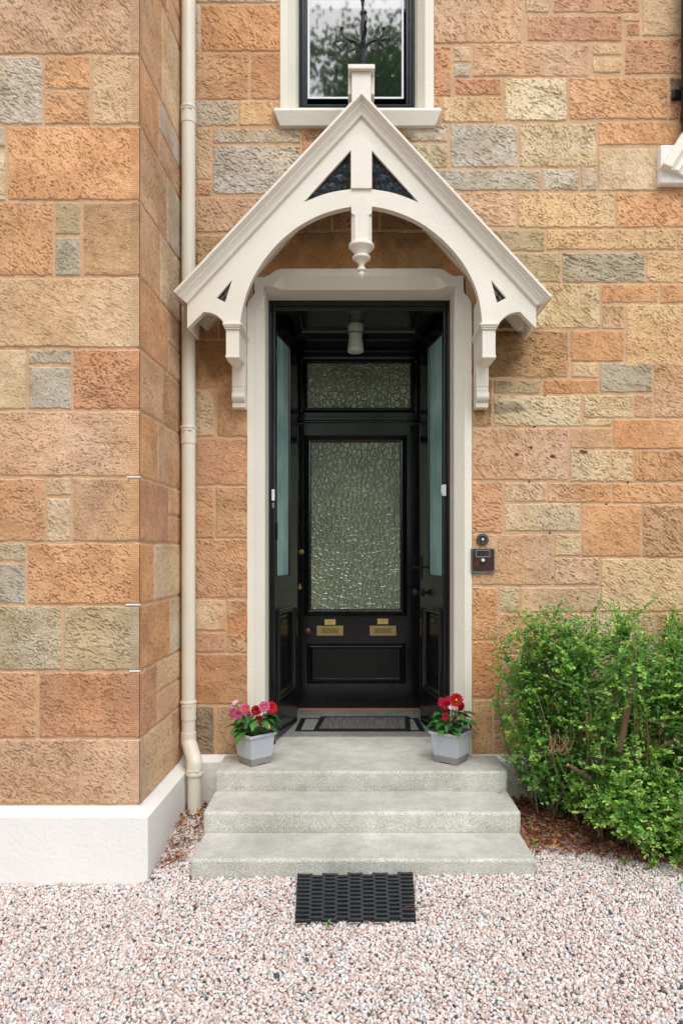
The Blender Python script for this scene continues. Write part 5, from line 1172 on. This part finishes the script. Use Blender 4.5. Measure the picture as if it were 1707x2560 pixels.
    for i in range(16):
        s_ = 520; y = -.62; x0_, z0_ = PX(1385 + r.uniform(-25, 25), s_), PZ(1870 + r.uniform(-6, 10), s_); a = r.uniform(-.9, .9); L = r.uniform(.05, .12); p0 = Vector((x0_, y, z0_)); p1 = p0 + Vector((math.sin(a) * L, r.uniform(-.02, .02), math.cos(a) * L)); n0 = len(wood.v)
        wood.tube([p0, p0.lerp(p1, .5) + Vector((.006, 0, 0)), p1], [.002, .0016, .001], 5); wood.c += [lin((164, 120, 96))] * (len(wood.v) - n0)
    wood.build('branches', M['bark'], sh)
shrub_field()

# ------------------------------------------------------------------ leaf litter, twigs, weeds
def litter():
    r = random.Random(9); mb = MB(); cols = [lin(c) for c in ((150, 84, 56), (124, 72, 52), (176, 112, 76), (96, 62, 48), (160, 124, 96), (184, 130, 84))]
    def chip(x, y, L, w):
        z = float(gz(x, y)) + r.uniform(.010, .032); a = r.uniform(0, 6.283); d = Vector((math.cos(a), math.sin(a), r.uniform(-.35, .35))).normalized(); s_ = d.cross(Vector((r.gauss(0, .4), r.gauss(0, .4), 1))).normalized(); up = s_.cross(d)
        p = Vector((x, y, z)); vs = [p - d * L / 2, p - d * L * .2 + s_ * w, p + d * L * .25 + s_ * w * .8 + up * w * .6, p + d * L / 2, p + d * L * .2 - s_ * w, p - d * L * .25 - s_ * w * .9 + up * w * .5]; mb.add(vs, [(0, 1, 5), (1, 2, 5), (2, 4, 5), (2, 3, 4)], None, 0, tuple(c * r.uniform(.75, 1.2) for c in r.choice(cols)))
    def twig(x, y, L):
        a = r.uniform(0, 6.283); pts = []; z = float(gz(x, y)) + r.uniform(.012, .03)
        for k in range(4): pts.append((x + math.cos(a) * L * k / 3, y + math.sin(a) * L * k / 3, z + r.uniform(-.004, .008))); a += r.uniform(-.4, .4)
        n0 = len(mb.v); mb.tube(pts, [.0016, .0014, .0012, .0007], 5); mb.c += [tuple(c * r.uniform(.8, 1.2) for c in r.choice(cols))] * (len(mb.v) - n0)
    n = 0
    while n < 6500:
        x, y = r.uniform(.80, 2.3), r.uniform(-.98, -.06)
        lim = -.62 - .20 * min(1, max(0, (x - .9) / .7)) + r.gauss(0, .05)
        if y < lim: continue
        chip(x, y, r.uniform(.014, .05), r.uniform(.0025, .010)); n += 1
    for _ in range(420):
        x, y = r.uniform(.82, 2.1), r.uniform(-.85, -.1); twig(x, y, r.uniform(.05, .2)) if y > -.66 - .2 * min(1, (x - .8) / .7) else None
    for _ in range(420):                                    # a few in the corner by the pipe
        t = r.random() ** 1.6; x, y = -.905 + .20 * r.random() * (1 - .3 * t), -.07 - .66 * t; chip(x, y, r.uniform(.012, .03), r.uniform(.002, .007))
    o = mb.build('leaf_litter', M['litter']); tag(o, 'reddish brown dead leaves, bark and twigs on the ground under the shrub', 'leaf litter', kind='stuff')
litter()
def twig_thing(label, pts, rad, col):
    mb = MB(); P = []
    for (px, py) in pts:
        # walk the pixel ray to the gravel plane
        y = -1.2
        for _ in range(12):
            s_ = (py - 1378) / (CZ - (float(gz(0, y)) + .022)); y = FPX / s_ + CY
        P.append((PX(px, s_), y, float(gz(PX(px, s_), y)) + .024))
    P = smooth(P, 4); mb.tube(P, [rad * (1 - .5 * i / len(P)) for i in range(len(P))], 6); mb.c = [col] * len(mb.v); o = mb.build('twig', M['bark']); tag(o, label, 'twig', 'thin twigs lying on the gravel'); return o
RB = lin((128, 76, 60))
twig_thing('long reddish twig lying on gravel between the bay plinth and the steps', [(402, 2143), (430, 2138), (446, 2130), (470, 2122), (487, 2112)], .0028, RB)
twig_thing('thin dark twig on gravel close to the lower pipe', [(438, 2093), (470, 2083), (480, 2090), (505, 2092)], .002, lin((96, 66, 58)))
twig_thing('thin reddish twig beside the right end of the rubber mat', [(1003, 2275), (1022, 2269), (1050, 2272), (1088, 2268)], .0018, RB)
twig_thing('thin twig on the gravel far right, below the shrub', [(1570, 2180), (1600, 2205), (1630, 2222), (1650, 2212)], .0018, RB)
def weed(px, py, n, L, label, seed, tall=.02):
    y = -1.2
    for _ in range(12):
        s_ = (py - 1378) / (CZ - (float(gz(0, y)) + .02)); y = FPX / s_ + CY
    x = PX(px, s_); z = float(gz(x, y)) + .012; r = random.Random(seed); o = thing('weed', label, 'weed', (x, y, z), 'small green weeds in the gravel'); mb = MB()
    for i in range(n):
        a = r.uniform(0, 6.283); col = lin((90 + r.random() * 60, 150 + r.random() * 40, 40)); leafmesh(mb, Vector((x, y, z + r.random() * tall)), Vector((math.cos(a), math.sin(a) * .6, r.uniform(.3, 1.2))), Vector((0, -.2, 1)), L * r.uniform(.7, 1.1), L * .45, col)
    mb.build('leaves', M['dleaf'], o); mb = MB(); mb.tube([(x, y, z - .02), (x, y, z + tall)], .0012, 5); mb.c = [GRN] * len(mb.v); mb.build('stem', M['dleaf'], o)
weed(820, 2312, 8, .020, 'tiny green weed in the gravel just below the rubber mat', 1)
weed(1336, 2122, 8, .024, 'small dark green weed beside the bottom step', 2, .03)
weed(1560, 2165, 9, .022, 'small bright green weed at the edge of the shrub', 3)
weed(1628, 2178, 14, .026, 'bright yellow green weed below the right end of the shrub', 4, .03)
weed(1700, 2222, 6, .02, 'tiny weed at the right edge of the gravel', 5)
weed(1515, 2060, 16, .032, 'lime green lobed weed at the edge of the leaf litter', 6, .05)

# ------------------------------------------------------------------ trees behind the camera, seen only as reflections
def tree(x, y, H, cr, seed, label):
    r = np.random.default_rng(seed); o = thing('garden_tree', label, 'tree', (x, y, 0), 'trees across the drive'); mb = MB()
    mb.tube([(x, y, -.1), (x + .1, y, H * .35), (x - .1, y, H * .7), (x, y, H * .95)], [.28, .2, .12, .04], 10); rr_ = random.Random(seed); cl = []
    for i in range(44):
        a = rr_.uniform(0, 6.283); z = H * rr_.uniform(.22, .9); L = cr * rr_.uniform(.5, 1.0) * (1.1 - .5 * z / H); e = (x + math.cos(a) * L, y + math.sin(a) * L, z + L * .35); mb.tube([(x, y, z), ((x + e[0]) / 2, (y + e[1]) / 2, z + L * .3), e], [.06, .04, .015], 6)
        for t in (.45, .7, .9, 1.05): cl.append((x + math.cos(a) * L * t, y + math.sin(a) * L * t, z + L * .3 * t - (.25 if t > .8 else 0)))
    mb.c = [lin((84, 72, 58))] * len(mb.v); mb.build('trunk', M['bark'], o)
    cl = np.array(cl); n = 34000; c = cl[r.integers(0, len(cl), n)] + r.normal(size=(n, 3)) * np.array([.36, .36, .40]); d = r.normal(size=(n, 3)); d[:, 2] -= .7; d /= np.linalg.norm(d, axis=1)[:, None]; u = r.normal(size=(n, 3)); s_ = np.cross(d, u); s_ /= np.linalg.norm(s_, axis=1)[:, None]; L = r.uniform(.10, .19, n)[:, None]
    V = np.stack([c, c + d * L * .5 + s_ * L * .32, c + d * L, c + d * L * .5 - s_ * L * .32], 1).reshape(-1, 3); F = np.arange(n * 4).reshape(-1, 4); g_ = r.random((n, 1)); col = np.array(lin((128, 184, 88))) * (1 - g_) + np.array(lin((186, 220, 116))) * g_
    finish('crown', np_mesh('crown', V, F, np.repeat(col, 4, 0)), M['leaf'], o)
tree(.4, -15.0, 15.9, 3.5, 5, 'tall drooping green tree opposite the door'); tree(-4.6, -17, 12.0, 3.2, 6, 'round green tree opposite the bay'); tree(5.2, -18, 12.5, 3.4, 7, 'broad green tree opposite the shrub')
def hedge():
    r = np.random.default_rng(77); n = 30000; x = r.uniform(-11, 11, n); z = r.uniform(0, 1, n) * (2.6 + .8 * vn(x / 1.3, 0, 3)); y = -12.5 + r.uniform(-.5, .5, n) + .4 * vn(x / .6, z / .6, 5); c = np.stack([x, y, z], 1)
    d = r.normal(size=(n, 3)); d /= np.linalg.norm(d, axis=1)[:, None]; s_ = np.cross(d, r.normal(size=(n, 3))); s_ /= np.linalg.norm(s_, axis=1)[:, None]; L = r.uniform(.09, .16, n)[:, None]
    V = np.stack([c, c + d * L * .5 + s_ * L * .36, c + d * L, c + d * L * .5 - s_ * L * .36], 1).reshape(-1, 3); g_ = r.random((n, 1)); col = np.array(lin((44, 84, 30))) * (1 - g_) + np.array(lin((96, 134, 52))) * g_
    o = finish('hedge', np_mesh('hedge', V, np.arange(n * 4).reshape(-1, 4), np.repeat(col, 4, 0)), M['leaf']); tag(o, 'long clipped green hedge across the drive, behind the viewer', 'hedge')
hedge()
